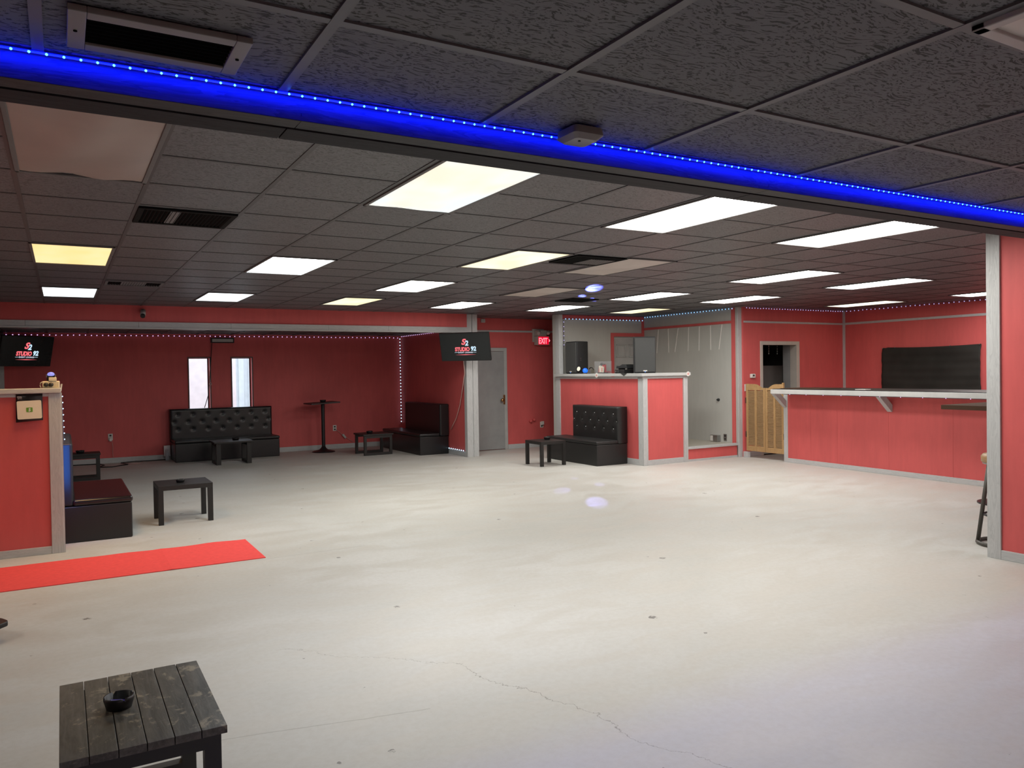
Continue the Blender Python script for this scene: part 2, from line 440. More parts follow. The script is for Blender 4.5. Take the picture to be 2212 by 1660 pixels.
# lounge alcove
def wall_holes(x0, x1, y0, y1, z0, z1, holes):
    b = B(); xs = x0
    for a, c, lo, hi in holes:
        b.box(xs, a, y0, y1, z0, z1); b.box(a, c, y0, y1, z0, lo); b.box(a, c, y0, y1, hi, z1); xs = c
    return b.box(xs, x1, y0, y1, z0, z1)
WIN = [(2.10, 2.475, .70, 1.905), (2.885, 3.262, .70, 1.905)]
struct('wall_lounge_back', wall_holes(-1.08, 6.6, 15.9, 16.06, 0, 2.5, WIN), 'red')
struct('wall_lounge_left', box(-1.08, -.965, 12.8, 15.9, 0, 2.5), 'grey')
struct('trim_15', box(-.965, -.85, 15.84, 15.9, .09, HA), 'trimz')
struct('wall_lounge_right', box(6.412, 6.54, 12.72, 15.9, 0, HC + .02), 'red')
struct('wall_header', box(-6, 6.42, 12.7, 12.8, 2.280, HC + .02), 'red')
struct('wall_front_left', box(-6, -.965, 12.7, 12.8, 0, 2.272), 'red')
xs = [-3, -.42, 1.0, 2.3, 3.85, 4.9, 6.42]
for k, (a, c) in enumerate(zip(xs, xs[1:])):
    struct(f'trim_{16 + k}', box(a + .001, c - .001, 12.675, 12.7, 2.289, 2.374), 'trimx', bevel=.002)
struct('trim_22', box(-3, 6.44, 12.66, 12.81, 2.272, 2.288), 'pale')
struct('trim_23', box(6.40, 6.52, 12.695, 12.72, 0, 2.262), 'trimz', bevel=.002)
struct('trim_24', box(6.522, 6.625, 12.685, 12.72, 0, HC), 'trimz', bevel=.002)
struct('trim_25', box(6.395, 6.412, 12.70, 12.80, 0, 2.262), 'trimz', bevel=.002)
struct('trim_26', box(6.42, 6.522, 12.70, 12.72, 2.262, HC), 'trimz', bevel=.002)
struct('baseboard_lounge_back', box(-.965, 6.41, 15.885, 15.9, 0, .095), 'trimx', bevel=.003)
struct('baseboard_lounge_right', box(6.397, 6.412, 12.8, 15.885, 0, .09), 'trimy', bevel=.003)
# windows: dark frame, pane, pale right reveal
for k, (a, c, lo, hi) in enumerate(WIN):
    f = B().box(a, a + .008, 16.03, 16.06, lo, hi).box(c - .022, c, 16.03, 16.06, lo, hi).box(a, c, 16.03, 16.06, hi - .012, hi).box(a, c, 16.03, 16.06, lo, lo + .02)
    w = struct(f'window_{k + 1}', f, plain('maroon window frame', (.10, .012, .015), .5))
    box(a + .008, c - .022, 16.045, 16.049, lo + .02, hi - .018).obj('window_pane', 'pane', w)
    cas = B().box(a - .02, a, 15.886, 15.9, lo - .02, hi + .02).box(c, c + .02, 15.886, 15.9, lo - .02, hi + .02).box(a, c, 15.886, 15.9, hi, hi + .02)
    cas.obj('window_casing', plain('dark window casing', (.09, .06, .055), .5), w)
# door wall beside the lounge
struct('wall_hall', box(6.5, 10.4, 13.55, 13.68, 0, HC + .02), 'red')
struct('wall_hall_end', box(10.25, 10.37, 12.42, 13.55, 0, HC + .02), 'red')
struct('trim_27', box(7.0, 10.25, 13.535, 13.55, 2.342, 2.378), 'trimx')
struct('baseboard_hall', box(7.73, 10.25, 13.534, 13.55, 0, .09), 'trimx', bevel=.003)
d = struct('door_1', box(6.80, 7.648, 13.515, 13.545, .012, 1.958), 'door_grey', bevel=.003)
f = B().box(7.648, 7.72, 13.52, 13.56, 0, 2.03).box(6.73, 7.648, 13.52, 13.56, 1.962, 2.03).box(6.72, 6.79, 13.52, 13.56, 0, 2.03)
f.obj('door_frame', 'frame', d, bevel=.004)
box(7.618, 7.66, 13.508, 13.53, .90, 1.09).obj('strike_plate', 'brass', d, bevel=.003)
k = B().lathe([(.012, 0), (.012, -.035), (.03, -.04), (.034, -.055), (.028, -.07), (.010, -.075)], (7.575, 13.515, .99), 20, 'y').obj('door_knob', 'brass', d, smooth=True)
s_ = single('door_sign', box(6.93, 7.255, 13.502, 13.512, 1.79, 1.90), 'blackmat', 'small black sign on the grey door below the television', 'sign')
for a, c, z0, z1 in ((.015, .055, .062, .074), (.058, .17, .062, .074), (.015, .055, .035, .050), (.268, .280, .04, .085)): box(6.93 + a, 6.93 + c, 13.499, 13.5021, 1.79 + z0, 1.79 + z1).obj('lettering', 'print', s_)

# ---------------------------------------------------------------- stage niche
struct('wall_niche_back', B().box(8.10, 9.46, 12.3, 12.42, 0, HC + .02).box(9.46, 10.18, 12.3, 12.42, 2.21, HC + .02).box(10.18, 10.3, 12.3, 12.42, 0, HC + .02), 'grey')
struct('wall_niche_right', box(10.22, 10.30, 9.76, 12.3, 0, HC + .02), 'grey')
struct('floor_stage', box(8.2, 10.22, 9.80, 12.3, 0, .235), 'stage')
for n, a in (('trim_28', (8.165, 8.238, 12.285, 12.3, 0, HC)), ('trim_29', (8.238, 10.22, 12.285, 12.3, 2.535, HC)), ('trim_30', (10.165, 10.22, 12.28, 12.3, 2.21, 2.535)),
             ('trim_31', (9.385, 9.455, 12.283, 12.3, .235, 2.215)), ('trim_32', (9.385, 10.22, 12.283, 12.3, 2.215, 2.285)),
             ('trim_33', (9.1, 9.385, 12.283, 12.3, 1.50, 1.535)),
             ('trim_34', (10.20, 10.22, 9.90, 12.28, 2.345, 2.39)), ('trim_35', (10.20, 10.22, 9.825, 9.90, .235, HC))):
    struct(n, box(*a), 'red')
d = struct('door_2', box(9.46, 10.18, 12.33, 12.365, .24, 2.205), 'frame')
pn = B()
for z0, z1 in ((1.80, 2.06), (1.02, 1.64), (.40, .92)):
    for x0 in (9.545, 9.855):
        for a in ((x0, x0 + .235, z0, z0 + .02), (x0, x0 + .235, z1 - .02, z1), (x0, x0 + .02, z0, z1), (x0 + .215, x0 + .235, z0, z1)): pn.box(a[0], a[1], 12.320, 12.331, a[2], a[3])
        pn.box(x0 + .04, x0 + .195, 12.322, 12.331, z0 + .04, z1 - .04)
pn.obj('raised_panel', 'frame', d, bevel=.004)
struct('trim_36', box(8.08, 8.165, 12.17, 12.3, 0, HC), 'trimz', bevel=.003)
struct('trim_37', box(10.19, 10.29, 9.735, 9.76, 0, HC), 'trimz', bevel=.003)
# step at the stage mouth
struct('trim_38', box(9.03, 10.19, 9.755, 9.83, .205, .245), 'trimx', bevel=.004)
struct('wall_step', box(9.03, 10.19, 9.78, 9.80, .03, .205), 'red')
struct('baseboard_step', box(9.03, 10.19, 9.768, 9.80, 0, .035), 'trimx')
# dj booth
t = thing('dj_booth', 'red panelled raised booth with grey posts and pale ledge', 'booth', (8.15, 9.8, 0))
box(8.10, 8.20, 9.80, 12.17, 0, 1.41).obj('side_panel', 'red', t)
box(8.18, 8.95, 9.78, 9.88, 0, 1.41).obj('front_panel', 'red', t)
for a in ((8.085, 8.10, 9.775, 9.89, 0, 1.41), (8.085, 8.18, 9.76, 9.782, 0, 1.41), (8.945, 9.035, 9.755, 9.88, 0, 1.41)):
    box(*a).obj('post', 'trimz', t, bevel=.003)
box(8.085, 8.10, 9.89, 12.17, 0, .095).obj('baseboard', 'trimy', t, bevel=.003)
box(8.18, 8.945, 9.765, 9.78, 0, .085).obj('baseboard', 'trimx', t, bevel=.003)
box(8.08, 8.10, 9.89, 12.17, 1.405, 1.436).obj('rail', 'trimy', t)
box(8.08, 9.03, 9.757, 9.78, 1.405, 1.436).obj('rail', 'trimx', t)
lg = B().prism([(8.03, 12.29), (8.03, 9.72), (9.07, 9.72), (9.10, 9.75), (9.10, 10.15), (8.48, 10.15), (8.48, 12.29)], 'z', 1.445, 1.494).obj('ledge', 'pale', t, bevel=.004)
# ---------------------------------------------------------------- bar
struct('wall_bar_back', wall_holes(10.28, 13, 9.7, 9.82, 0, HC + .02, [(10.745, 11.63, .0, 1.965)]), 'red')
d = struct('door_3', B().box(10.69, 10.75, 9.685, 9.835, 0, 2.025).box(11.624, 11.705, 9.685, 9.835, 0, 2.025).box(10.75, 11.624, 9.685, 9.835, 1.96, 2.025), 'tan_frame', bevel=.003)
box(11.626, 11.70, 9.836, 10.0, 0, 1.99).obj('door_jamb', 'door_grey', d)
struct('trim_39', box(10.29, 12.97, 9.685, 9.7, 2.345, 2.378), 'trimx')
struct('trim_40', box(12.955, 12.97, 1.1, 9.685, 2.345, 2.385), 'trimy')
struct('trim_41', box(12.935, 12.97, 9.665, 9.7, 0, HC), 'trimz')
struct('baseboard_bar_back', B().box(10.29, 10.69, 9.68, 9.7, 0, .09).box(11.71, 12.95, 9.68, 9.7, 0, .09), 'trimx', bevel=.003)
struct('trim_42', box(10.255, 10.32, 9.60, 9.70, 0, .10), 'trimx', bevel=.003)
# store room behind the doorway
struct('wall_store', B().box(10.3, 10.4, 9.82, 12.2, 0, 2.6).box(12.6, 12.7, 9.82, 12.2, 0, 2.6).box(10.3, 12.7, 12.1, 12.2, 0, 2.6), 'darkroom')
single('storage_panel', box(10.7, 12.31, 10.6, 10.66, 0, 1.59), 'darkpanel', 'grey board standing in the dark doorway behind the bar', 'board')
for x, n, lab in ((11.59, 5, 'left hanging clear crystal strand in the dark doorway'), (11.82, 4, 'right hanging clear crystal strand in the dark doorway')):
    cs = thing('crystal_strand', lab, 'ornament', (x, 10.3, 1.75), 'crystal strands in the doorway')
    B().tube([(x, 10.3, 2.6), (x, 10.3, 1.80)], .002, 5).obj('cord', 'white', cs)
    for k in range(n): B().ball((x, 10.3, 1.82 + .045 * k), .016, 1, (.7, .7, 1.3)).obj('crystal', 'white', cs)
# bar counter
t = thing('bar_counter', 'long red panelled bar with pale overhanging ledge', 'bar', (10.2, 6.2, 0))
ang = math.atan2(.135, 3.17)
def bxp(y): return 10.27 - (8.74 - y) * .0426
def slant(x0, x1, y0, y1, z0, z1): return B().prism([(bxp(y0) + x0, y0), (bxp(y0) + x1, y0), (bxp(y1) + x1, y1), (bxp(y1) + x0, y1)], 'z', z0, z1)
ys = [8.78, 8.28, 7.78, 6.90, 5.95, 5.2, 4.2, 3.0]
fp = B()
for a, c in zip(ys, ys[1:]):
    fp.prism([(bxp(c), c + .001), (bxp(c) + .08, c + .001), (bxp(a) + .08, a - .001), (bxp(a), a - .001)], 'z', 0, 1.13)
fp.obj('front_panel', 'red', t)
slant(-.005, .11, 8.745, 8.83, 0, 1.13).obj('end_post', 'trimz', t, bevel=.003)
slant(-.018, 0, 3.0, 8.74, 0, .07).obj('baseboard', 'trimy', t, bevel=.003)
slant(-.42, .02, 3.0, 8.73, 1.135, 1.205).obj('counter_ledge', 'pale', t, bevel=.004)
slant(-.395, .60, 3.0, 8.71, 1.205, 1.213).obj('counter_surface', 'blackmat', t)
for y in (8.80, 6.87):
    x = bxp(y)
    br = B().prism([(x - .30, 1.135), (x - .02, .90), (x, .90), (x, 1.0), (x - .16, 1.135)], 'y', y - .035, y + .035)
    br.obj('bracket', 'trimz', t, bevel=.003)
single('paper_slip', box(bxp(7.2) - .2, bxp(7.2) - .08, 7.13, 7.3, 1.213, 1.222), 'white', 'small white paper slip lying on the bar counter', 'paper')
single('cardboard_sheet', box(bxp(8.2) - .25, bxp(8.2) + .25, 7.9, 8.66, 1.213, 1.221), 'brown', 'thin brown sheet lying at the left end of the bar', 'board')
# saloon doors
def saloon(name, label, y0, y1, side):
    t = thing(name, label, 'door', (10.29, (y0 + y1) / 2, .12), 'pine saloon doors at the bar opening')
    x0, x1 = 10.275, 10.305; ym = (y0 + y1) / 2
    fr = B(); st = .042
    yy = sorted((y0, y1))
    for a in (yy[0], ym - st / 2, yy[1] - st): fr.box(x0, x1, a, a + st, .21, 1.17)
    fr.box(x0, x1, yy[0], yy[1], .12, .21); fr.box(x0, x1, yy[0], yy[1], 1.17, 1.21)
    # scalloped top
    hi, lo = (yy[1], yy[0]) if side > 0 else (yy[0], yy[1])
    pts = []
    for k in range(9):
        u = k / 8 * .5
        y = lo + (hi - lo) * (.18 + u * .9)
        pts.append((y, 1.21 + .065 * math.sin(min(1, k / 7) * PI / 2)))
    pts += [(hi, 1.278), (hi, 1.21)]
    fr.prism(pts, 'x', x0, x1)
    if side < 0: fr.box(x0, x1, hi, hi + .03, 1.27, 1.30)
    fr.obj('frame', 'pine', t, bevel=.002)
    lv = B(); z = .222
    while z < 1.165:
        for a, c in ((yy[0] + st, ym - st / 2), (ym + st / 2, yy[1] - st)):
            lv.prism([(x0 + .004, z), (x0 + .008, z - .004), (x1 - .002, z + .016), (x1 - .006, z + .020)], 'y', a, c)
        z += .0225
    lv.obj('louvres', 'pine2', t)
    for z in (.405, .99):
        yh = hi + .012 * side
        box(x0 - .006, x1, min(yh, hi - .004 * side), max(yh, hi - .004 * side), z - .05, z + .05).obj('hinge', 'blackmetal', t, bevel=.004)
saloon('saloon_door', 'pine louvred saloon door leaf hinged on the red wall', 9.645, 9.225, 1)
saloon('saloon_door', 'pine louvred saloon door leaf hinged at the bar end', 9.22, 8.835, -1)
# wall pieces near bar
single('thermostat', box(10.43, 10.54, 9.66, 9.703, 1.375, 1.45), 'white', 'white thermostat on the red wall left of the doorway', 'thermostat', bevel=.012)
th = bpy.data.objects['thermostat']; box(10.468, 10.505, 9.657, 9.664, 1.405, 1.435).obj('display', 'blackmat', th)
sw = single('light_switch', box(10.295, 10.375, 9.688, 9.7, 1.15, 1.27), 'white', 'white light switch plate behind the pine saloon door', 'switch', bevel=.003)
box(10.330, 10.342, 9.678, 9.69, 1.2, 1.222).obj('toggle', 'blackmat', sw)
# black sheet on the right wall
g = B(); nx, nz = 48, 26; V = []
for a in range(nx + 1):
    row = []
    for c in range(nz + 1):
        u, w = a / nx, c / nz
        y = 8.88 - 1.763 * u; top = 1.888 - .020 * math.sin(PI * u) - .010 * (u < .05) ; z = top - w * .86
        fold = .006 * math.sin(u * 9 + w * 5) + .010 * math.sin(w * 14 - abs(u - .5) * 9) * (1 - w) + .004 * math.sin(w * 40)
        row.append(g.bm.verts.new((12.935 + fold, y + .012 * math.sin(w * 3), z)))
    V.append(row)
for a in range(nx):
    for c in range(nz): g.bm.faces.new((V[a][c], V[a][c + 1], V[a + 1][c + 1], V[a + 1][c]))
o = single('wall_sheet', g, 'tapestry', 'black cloth sheet pinned on the red wall behind the bar', 'cloth', smooth=True)
sd = o.modifiers.new('s', 'SOLIDIFY'); sd.thickness = .004
for y, z in ((8.86, 1.872), (8.62, 1.882), (7.62, 1.878), (7.13, 1.885)):
    B().ball((12.925, y, z), .010).obj('pin', 'steel', o)

# ---------------------------------------------------------------- outside the windows
struct('floor_outside', box(-8, 14, 16.06, 30, -.2, -.02), 'outground')
struct('wall_outside', box(-6, 3.57, 19.2, 19.5, -.1, 5), 'outwall')
b = B()
for k in range(40): b.box(4 + k * .3, 4 + k * .3 + .16, 25.9, 26, 0, 4); b.box(4 + k * .3 + .16, 4.3 + k * .3, 25.95, 26, 0, 4)
struct('wall_outside_shed', b, 'outsiding')
b = B().box(4.2, 7.5, 21.0, 21.8, -.02, .45).box(4.4, 7.6, 23.4, 23.7, .2, .5)
struct('trim_43', b, 'outwall')

# ---------------------------------------------------------------- ceiling lights
def ceiling_light(ci, cj, mat, label, sag=0):
    x, y = gi(ci) if False else 1.0326 + .6096 * ci, 4.649 + .6096 * cj
    t = thing('ceiling_light', label, 'ceiling light', (x, y, HC))
    hw, hl = .30, .605
    f = B()
    for a in ((-hw, -hw + .022, -hl, hl), (hw - .022, hw, -hl, hl), (-hw, hw, -hl, -hl + .022), (-hw, hw, hl - .022, hl)):
        f.box(x + a[0], x + a[1], y + a[2], y + a[3], HC - .008, HC + .004)
    f.obj('frame', 'lampframe', t, bevel=.003)
    g = B(); n = 12; V = []
    for a in range(n + 1):
        r = []
        for c in range(n + 1):
            u, w = a / n * 2 - 1, c / n * 2 - 1
            r.append(g.bm.verts.new((x + u * (hw - .02), y + w * (hl - .02), HC - .001 - sag * (1 - u * u) * (1 - w * w) + sag * .25 * math.sin(u * 5 + w * 3) * (1 - u * u))))
        V.append(r)
    for a in range(n):
        for c in range(n): g.bm.faces.new((V[a][c], V[a][c + 1], V[a + 1][c + 1], V[a + 1][c]))
    g.obj('diffuser', mat, t, smooth=True)
    return t
for ci, cj, m, lab, sg in (
    (-1.5, -1.0, 'L_off', 'unlit tan ceiling light with sagging lens at far left by the beam', .035),
    (1.5, -.97, 'L_mixed', 'large nearest ceiling light glowing half warm half cool behind the beam', .01),
    (4.45, -1.04, 'L_white', 'bright white ceiling light behind beam, left of two bright ones', 0),
    (7.35, -1.08, 'L_white', 'bright white ceiling light behind beam nearest the right wall post', 0),
    (10.33, 2.70, 'L_bar', 'bright white ceiling light halfway back, in line with the booth', 0),
    (13.25, 2.73, 'L_bar', 'bright white ceiling light halfway back, before the bar', 0),
    (18.0, 2.75, 'L_bar', 'white ceiling light over the bar, partly hidden by right post', 0),
    (13.2, 6.55, 'L_bar', 'bright white ceiling light in front of the stage niche corner', 0),
    (10.42, 6.75, 'L_bar', 'bright white ceiling light beside the beige unlit ones, above booth', 0),
    (17.75, 6.25, 'L_pale', 'pale yellow ceiling light in the corner over the bar doorway', 0),
    (13.15, 10.42, 'L_yellow', 'yellow ceiling light inside the stage niche', 0),
    (10.27, 10.45, 'L_hall', 'white ceiling light above the exit sign and booth post', 0),
    (7.28, 10.45, 'L_hall', 'white ceiling light above the right hanging television', 0),
    (4.35, 10.4, 'L_yellow', 'yellow ceiling light close to the red header, above pub table', 0),
    (4.43, 6.8, 'L_mid', 'white ceiling light in front of the small yellow one', 0),
    (4.43, 2.87, 'L_yellow', 'yellow ceiling light left of the square black vent', 0),
    (1.46, 4.85, 'L_cool_bright', 'cool white ceiling light in second row, right of the black vent', 0),
    (1.43, 10.35, 'L_cool', 'cool white ceiling light close to header near security camera', 0),
    (-1.53, 4.92, 'L_amber', 'amber ceiling light at far left behind the tan one', 0),
    (-1.52, 10.37, 'L_cool', 'cool bluish ceiling light at far left close to the header', 0),
    (6.43, 2.86, 'L_off2', 'unlit beige ceiling light right of the square black vent', .01),
    (7.45, 6.85, 'L_off2', 'unlit beige ceiling light further back, with blue spots beside', .01)):
    ceiling_light(ci, cj, m, lab, sg)
for ci, cj, m, lab in ((-5.5, 1.0, 'L_warm', 'warm ceiling light over the entry, left of the frame'), (-8.5, 1.0, 'L_warm', 'warm ceiling light over the entry, farthest left')):  # unseen fixtures added to brighten the entry, half wall and left floor
    ceiling_light(ci, cj, m, lab)
# one unlit fixture in the near ceiling, at the top right of the frame
fx0, fx1, fy0, fy1 = 1.722, 2.32, -.25, .965
t = thing('ceiling_light', 'unlit ceiling light with ribbed lens in the near ceiling', 'ceiling light', ((fx0 + fx1) / 2, (fy0 + fy1) / 2, HF))
f = B()
for a in ((fx0, fx0 + .03, fy0, fy1), (fx1 - .03, fx1, fy0, fy1), (fx0, fx1, fy0, fy0 + .03), (fx0, fx1, fy1 - .03, fy1)): f.box(*a, HF - .012, HF + .008)
f.obj('frame', 'vent', t, bevel=.003)
for kx, ky, lab in ((.9, -1.6, 'lit ceiling light in the near ceiling behind the viewer, left'), (3.6, -1.6, 'lit ceiling light in the near ceiling behind the viewer, right')):  # out-of-view fill fixtures, added to lift the near floor
    tt = thing('ceiling_light', lab, 'ceiling light', (kx, ky, HF))
    box(kx - .30, kx + .30, ky - .6, ky + .6, HF - .006, HF + .004).obj('diffuser', 'L_near', tt)
box(fx0 + .03, fx1 - .03, fy0 + .03, fy1 - .03, HF - .004, HF + .004).obj('diffuser', 'L_off2', t)

# vents
def vent(label, x0, x1, y0, y1, z, fw, fm, sm, along='y', n=14, blank=None):
    t = thing('air_vent', label, 'vent', ((x0 + x1) / 2, (y0 + y1) / 2, z))
    f = B()
    for a in ((x0, x0 + fw, y0, y1), (x1 - fw, x1, y0, y1), (x0 + fw, x1 - fw, y0, y0 + fw), (x0 + fw, x1 - fw, y1 - fw, y1)): f.box(*a, z - .010, z + .004)
    f.obj('frame', fm, t, bevel=.002)
    box(x0 + fw, x1 - fw, y0 + fw, y1 - fw, z + .001, z + .0035).obj('backing', 'ventblack', t)
    s = B()
    for k in range(n):
        u = (k + .5) / n
        if along == 'y':
            x = x0 + fw + (x1 - x0 - 2 * fw) * u; s.prism([(x, z + .004), (x + .003, z + .004), (x + .012, z - .007), (x + .009, z - .007)], 'y', y0 + fw, y1 - fw)
        else:
            y = y0 + fw + (y1 - y0 - 2 * fw) * u; s.prism([(y, z + .004), (y + .002, z + .004), (y + .008, z - .005), (y + .006, z - .005)], 'x', x0 + fw, x1 - fw)
    s.obj('slats', sm, t)
    if blank: box(*blank, z - .006, z + .002).obj('damper_plate', 'lampframe', t)
    return t
v = vent('grey framed supply vent in the near ceiling beside blue strip', .025, .377, 1.752, 1.955, HF, .034, 'ventgrey', 'ventblack', 'x', 7)
for x in (.04, .362): B().lathe([(.004, 0), (.004, -.002)], (x, 1.853, HF - .010), 10).obj('screw', 'ventblack', v)
vent('wide black slatted vent beside the unlit tan ceiling light', gi(-1) + .01, gi(0) - .012, gj(1) + .05, gj(2) - .03, HC, .035, 'ventdark', 'ventdark', 'y', 22, (gi(-1) + .2, gi(-1) + .26, gj(1) + .1, gj(2) - .08))
vent('dull vent with pale centre plate close to the red header', gi(-1) + .01, gi(0) - .012, 4.649 + .6096 * 7.9, 4.649 + .6096 * 8.6, HC, .03, 'lampframe', 'ventdark', 'y', 20, (gi(-1) + .17, gi(-1) + .42, 4.649 + .6096 * 7.95, 4.649 + .6096 * 8.5))
vent('square black vent between yellow and unlit beige ceiling lights', 1.0326 + .6096 * 5.02, 1.0326 + .6096 * 5.95, 4.649 + .6096 * 1.93, 4.649 + .6096 * 2.75, HC, .02, 'ventdark', 'ventdark', 'y', 20, (1.0326 + .6096 * 5.45, 1.0326 + .6096 * 5.93, 4.649 + .6096 * 2.2, 4.649 + .6096 * 2.7))
vent('small distant black vent among the blue ceiling spots', 1.0326 + .6096 * 8.9, 1.0326 + .6096 * 9.7, 4.649 + .6096 * 7.75, 4.649 + .6096 * 8.5, HC, .02, 'ventdark', 'ventdark', 'y', 16)
# smoke detector
o = thing('smoke_detector', 'pale smoke detector on the near ceiling above blue strip', 'smoke detector', (1.385, 1.955, HF))
hb = B()
for z_, r_ in ((HF, .052), (HF - .022, .055), (HF - .036, .040)):
    for q_ in rrect(r_, r_, .014, 4): hb.bm.verts.new((1.385 + q_[0], 1.955 + q_[1], z_))
hb.bm.verts.ensure_lookup_table(); n_ = len(rrect(.05, .05, .014, 4))
for L_ in (0, 1):
    for k in range(n_): hb.bm.faces.new([hb.bm.verts[i_] for i_ in (L_ * n_ + k, L_ * n_ + (k + 1) % n_, (L_ + 1) * n_ + (k + 1) % n_, (L_ + 1) * n_ + k)])
hb.bm.faces.new([hb.bm.verts[2 * n_ + k] for k in range(n_)])
bmesh.ops.recalc_face_normals(hb.bm, faces=hb.bm.faces)
hb.obj('housing', 'ventgrey', o)
B().lathe([(.004, HF - .036), (.004, HF - .039)], (1.372, 1.94, 0), 8).obj('indicator', 'blackmat', o)

# ---------------------------------------------------------------- led strips
LEDM = {}
def led_mesh(r, mat, key):
    if key not in LEDM:
        b = B().ball((0, 0, 0), r, 1); me = bpy.data.meshes.new('led'); b.bm.to_mesh(me); b.bm.free()
        for p in me.polygons: p.use_smooth = True
        me.materials.append(M[mat]); LEDM[key] = me
    return LEDM[key]
def strip(label, pts, step, r, mat, off=(0, 0, 0), cap=100, jit=0):
    pts = [Vector(p) for p in pts]; t = thing('led_strip', label, 'light strip', tuple(pts[0]))
    B().tube(pts, .0035, 6).obj('tape', 'tape', t)
    n = 0; rest = B(); me = led_mesh(r, mat, (r, mat)); pos_ = []
    for a, c in zip(pts, pts[1:]):
        L = (c - a).length; k = max(1, int(L / step))
        for q in range(k): pos_.append(a.lerp(c, (q + .5) / k) + Vector(off))
    pos_.sort(key=lambda p: p.length)
    for p in pos_:
        if jit: p = p + Vector((random.uniform(-jit, jit), 0, random.uniform(-jit, jit)))
        if n < cap:
            o = bpy.data.objects.new('led', me); C.objects.link(o); o.parent = t; o.location = p - pts[0]
        else: rest.ball(p, r, 1)
        n += 1
    if n > cap:
        o = rest.obj('led_row', mat, t); o['kind'] = 'stuff'
    else: rest.bm.free()
    return t
yb = 2.028
strip('bright blue light strip along the beam at the near ceiling', [(-.6, yb, HF - .006), (6.44, yb, HF - .006)], .0335, .0032, 'led_fg', (0, -.003, -.002))
strip('purple dotted light strip across the top of lounge back wall', [(-.85, 15.88, 2.322), (6.38, 15.88, 2.322)], .0915, .010, 'led_purple', (0, -.012, 0), jit=.003)
strip('white dotted light strip down the lounge back corner', [(6.385, 15.86, 2.33), (6.385, 15.86, .47)], .0685, .012, 'led_white', (-.006, -.010, 0))
strip('fine white dotted light strip along lounge right wall top', [(6.395, 15.82, 2.345), (6.395, 13.0, 2.345)], .095, .009, 'led_purple', (-.010, 0, 0))
strip('cyan white light strip just above the lounge right baseboard', [(6.388, 13.5, .108), (6.388, 12.80, .108)], .085, .012, 'led_white', (-.008, 0, 0))
strip('blue dotted light strip across the niche back wall top', [(8.255, 12.27, 2.537), (10.20, 12.27, 2.537)], .081, .011, 'led_blue', (0, -.012, 0))
strip('blue dotted light strip down the left edge of niche', [(8.255, 12.275, 2.52), (8.255, 12.275, 2.0)], .075, .010, 'led_dim', (0, -.010, 0))
strip('light blue dotted strip along the niche right wall top', [(10.205, 12.26, 2.598), (10.205, 9.83, 2.598)], .078, .010, 'led_blue', (-.012, 0, 0))
strip('lilac dotted light strip along the bar back wall top', [(10.30, 9.675, 2.598), (12.93, 9.675, 2.598)], .068, .009, 'led_dim', (0, -.010, 0), jit=.003)
strip('lilac dotted light strip along the right bar wall top', [(12.945, 9.65, 2.598), (12.945, 5.2, 2.598)], .085, .009, 'led_dim', (-.010, 0, 0), jit=.003)
strip('cyan light strip hanging down the entry half wall end', [(-.004, 8.14, 1.425), (.006, 8.14, .98)], .052, .006, 'led_white', (.006, -.004, 0))
sb = B()
strip('tiny lights dotted under the bar ledge edge', [(bxp(8.5) - .405, 8.5, 1.131), (bxp(5.0) - .405, 5.0, 1.131)], .30, .006, 'led_purple', (-.004, 0, -.002))
# tinsel light tubes on the niche wall
tilt = (.011, -.002, .02, .004, .003, 0.0, .016, .001)
ords = ('first', 'second', 'third', 'fourth', 'fifth', 'sixth', 'seventh', 'eighth')
for k in range(8):
    y = 11.84 - k * .2845
    single('light_tube', B().tube([(10.213, y, 2.335), (10.213, y + .10 * tilt[k] / .02, 1.875 + .003 * k)], .0085, 8), 'white',
           f'{ords[k]} thin white hanging light tube on niche wall, counting from the corner', 'light tube', 'hanging light tubes in the stage niche')

# ---------------------------------------------------------------- sofas
def cushion_back(axis, a0, a1, z0, z1, face, depth, rows, btn):
    """tufted panel: axis 'x' faces -y at y=face ; axis 'y' faces -x at x=face"""
    g = B(); nu, nv = 90, 36; V = []; P = []
    for (cnt, z, half) in rows:
        for q in range(cnt):
            u = (q + .5) / cnt if half else q / (cnt - 1) if cnt > 1 else .5
            P.append((a0 + (a1 - a0) * (.035 + .93 * u) if not half else a0 + (a1 - a0) * u, z))
    for iu in range(nu + 1):
        r = []
        for iv in range(nv + 1):
            u, w = a0 + (a1 - a0) * iu / nu, z0 + (z1 - z0) * iv / nv
            d = 0
            for pu, pz in P:
                q = ((u - pu) ** 2 + (w - pz) ** 2) / .028 ** 2
                if q < 16: d += .018 * math.exp(-q * .7)
            e = min(u - a0, a1 - u, z1 - w, w - z0)
            d += .02 * max(0, 1 - e / .03) ** 2
            q = face + d
            r.append(g.bm.verts.new((u, q, w) if axis == 'x' else (q, u, w)))
        V.append(r)
    for iu in range(nu):
        for iv in range(nv): g.bm.faces.new((V[iu][iv], V[iu + 1][iv], V[iu + 1][iv + 1], V[iu][iv + 1]))
    # close to a solid slab
    bd = [V[k][0] for k in range(nu + 1)] + [V[nu][k] for k in range(1, nv + 1)] + [V[k][nv] for k in range(nu - 1, -1, -1)] + [V[0][k] for k in range(nv - 1, 0, -1)]
    bk = [g.bm.verts.new((v.co.x, face + depth, v.co.z) if axis == 'x' else (face + depth, v.co.y, v.co.z)) for v in bd]
    n = len(bd)
    for k in range(n): g.bm.faces.new((bd[k], bk[k], bk[(k + 1) % n], bd[(k + 1) % n]))
    g.bm.faces.new(bk)
    bmesh.ops.recalc_face_normals(g.bm, faces=g.bm.faces)
    return g, P
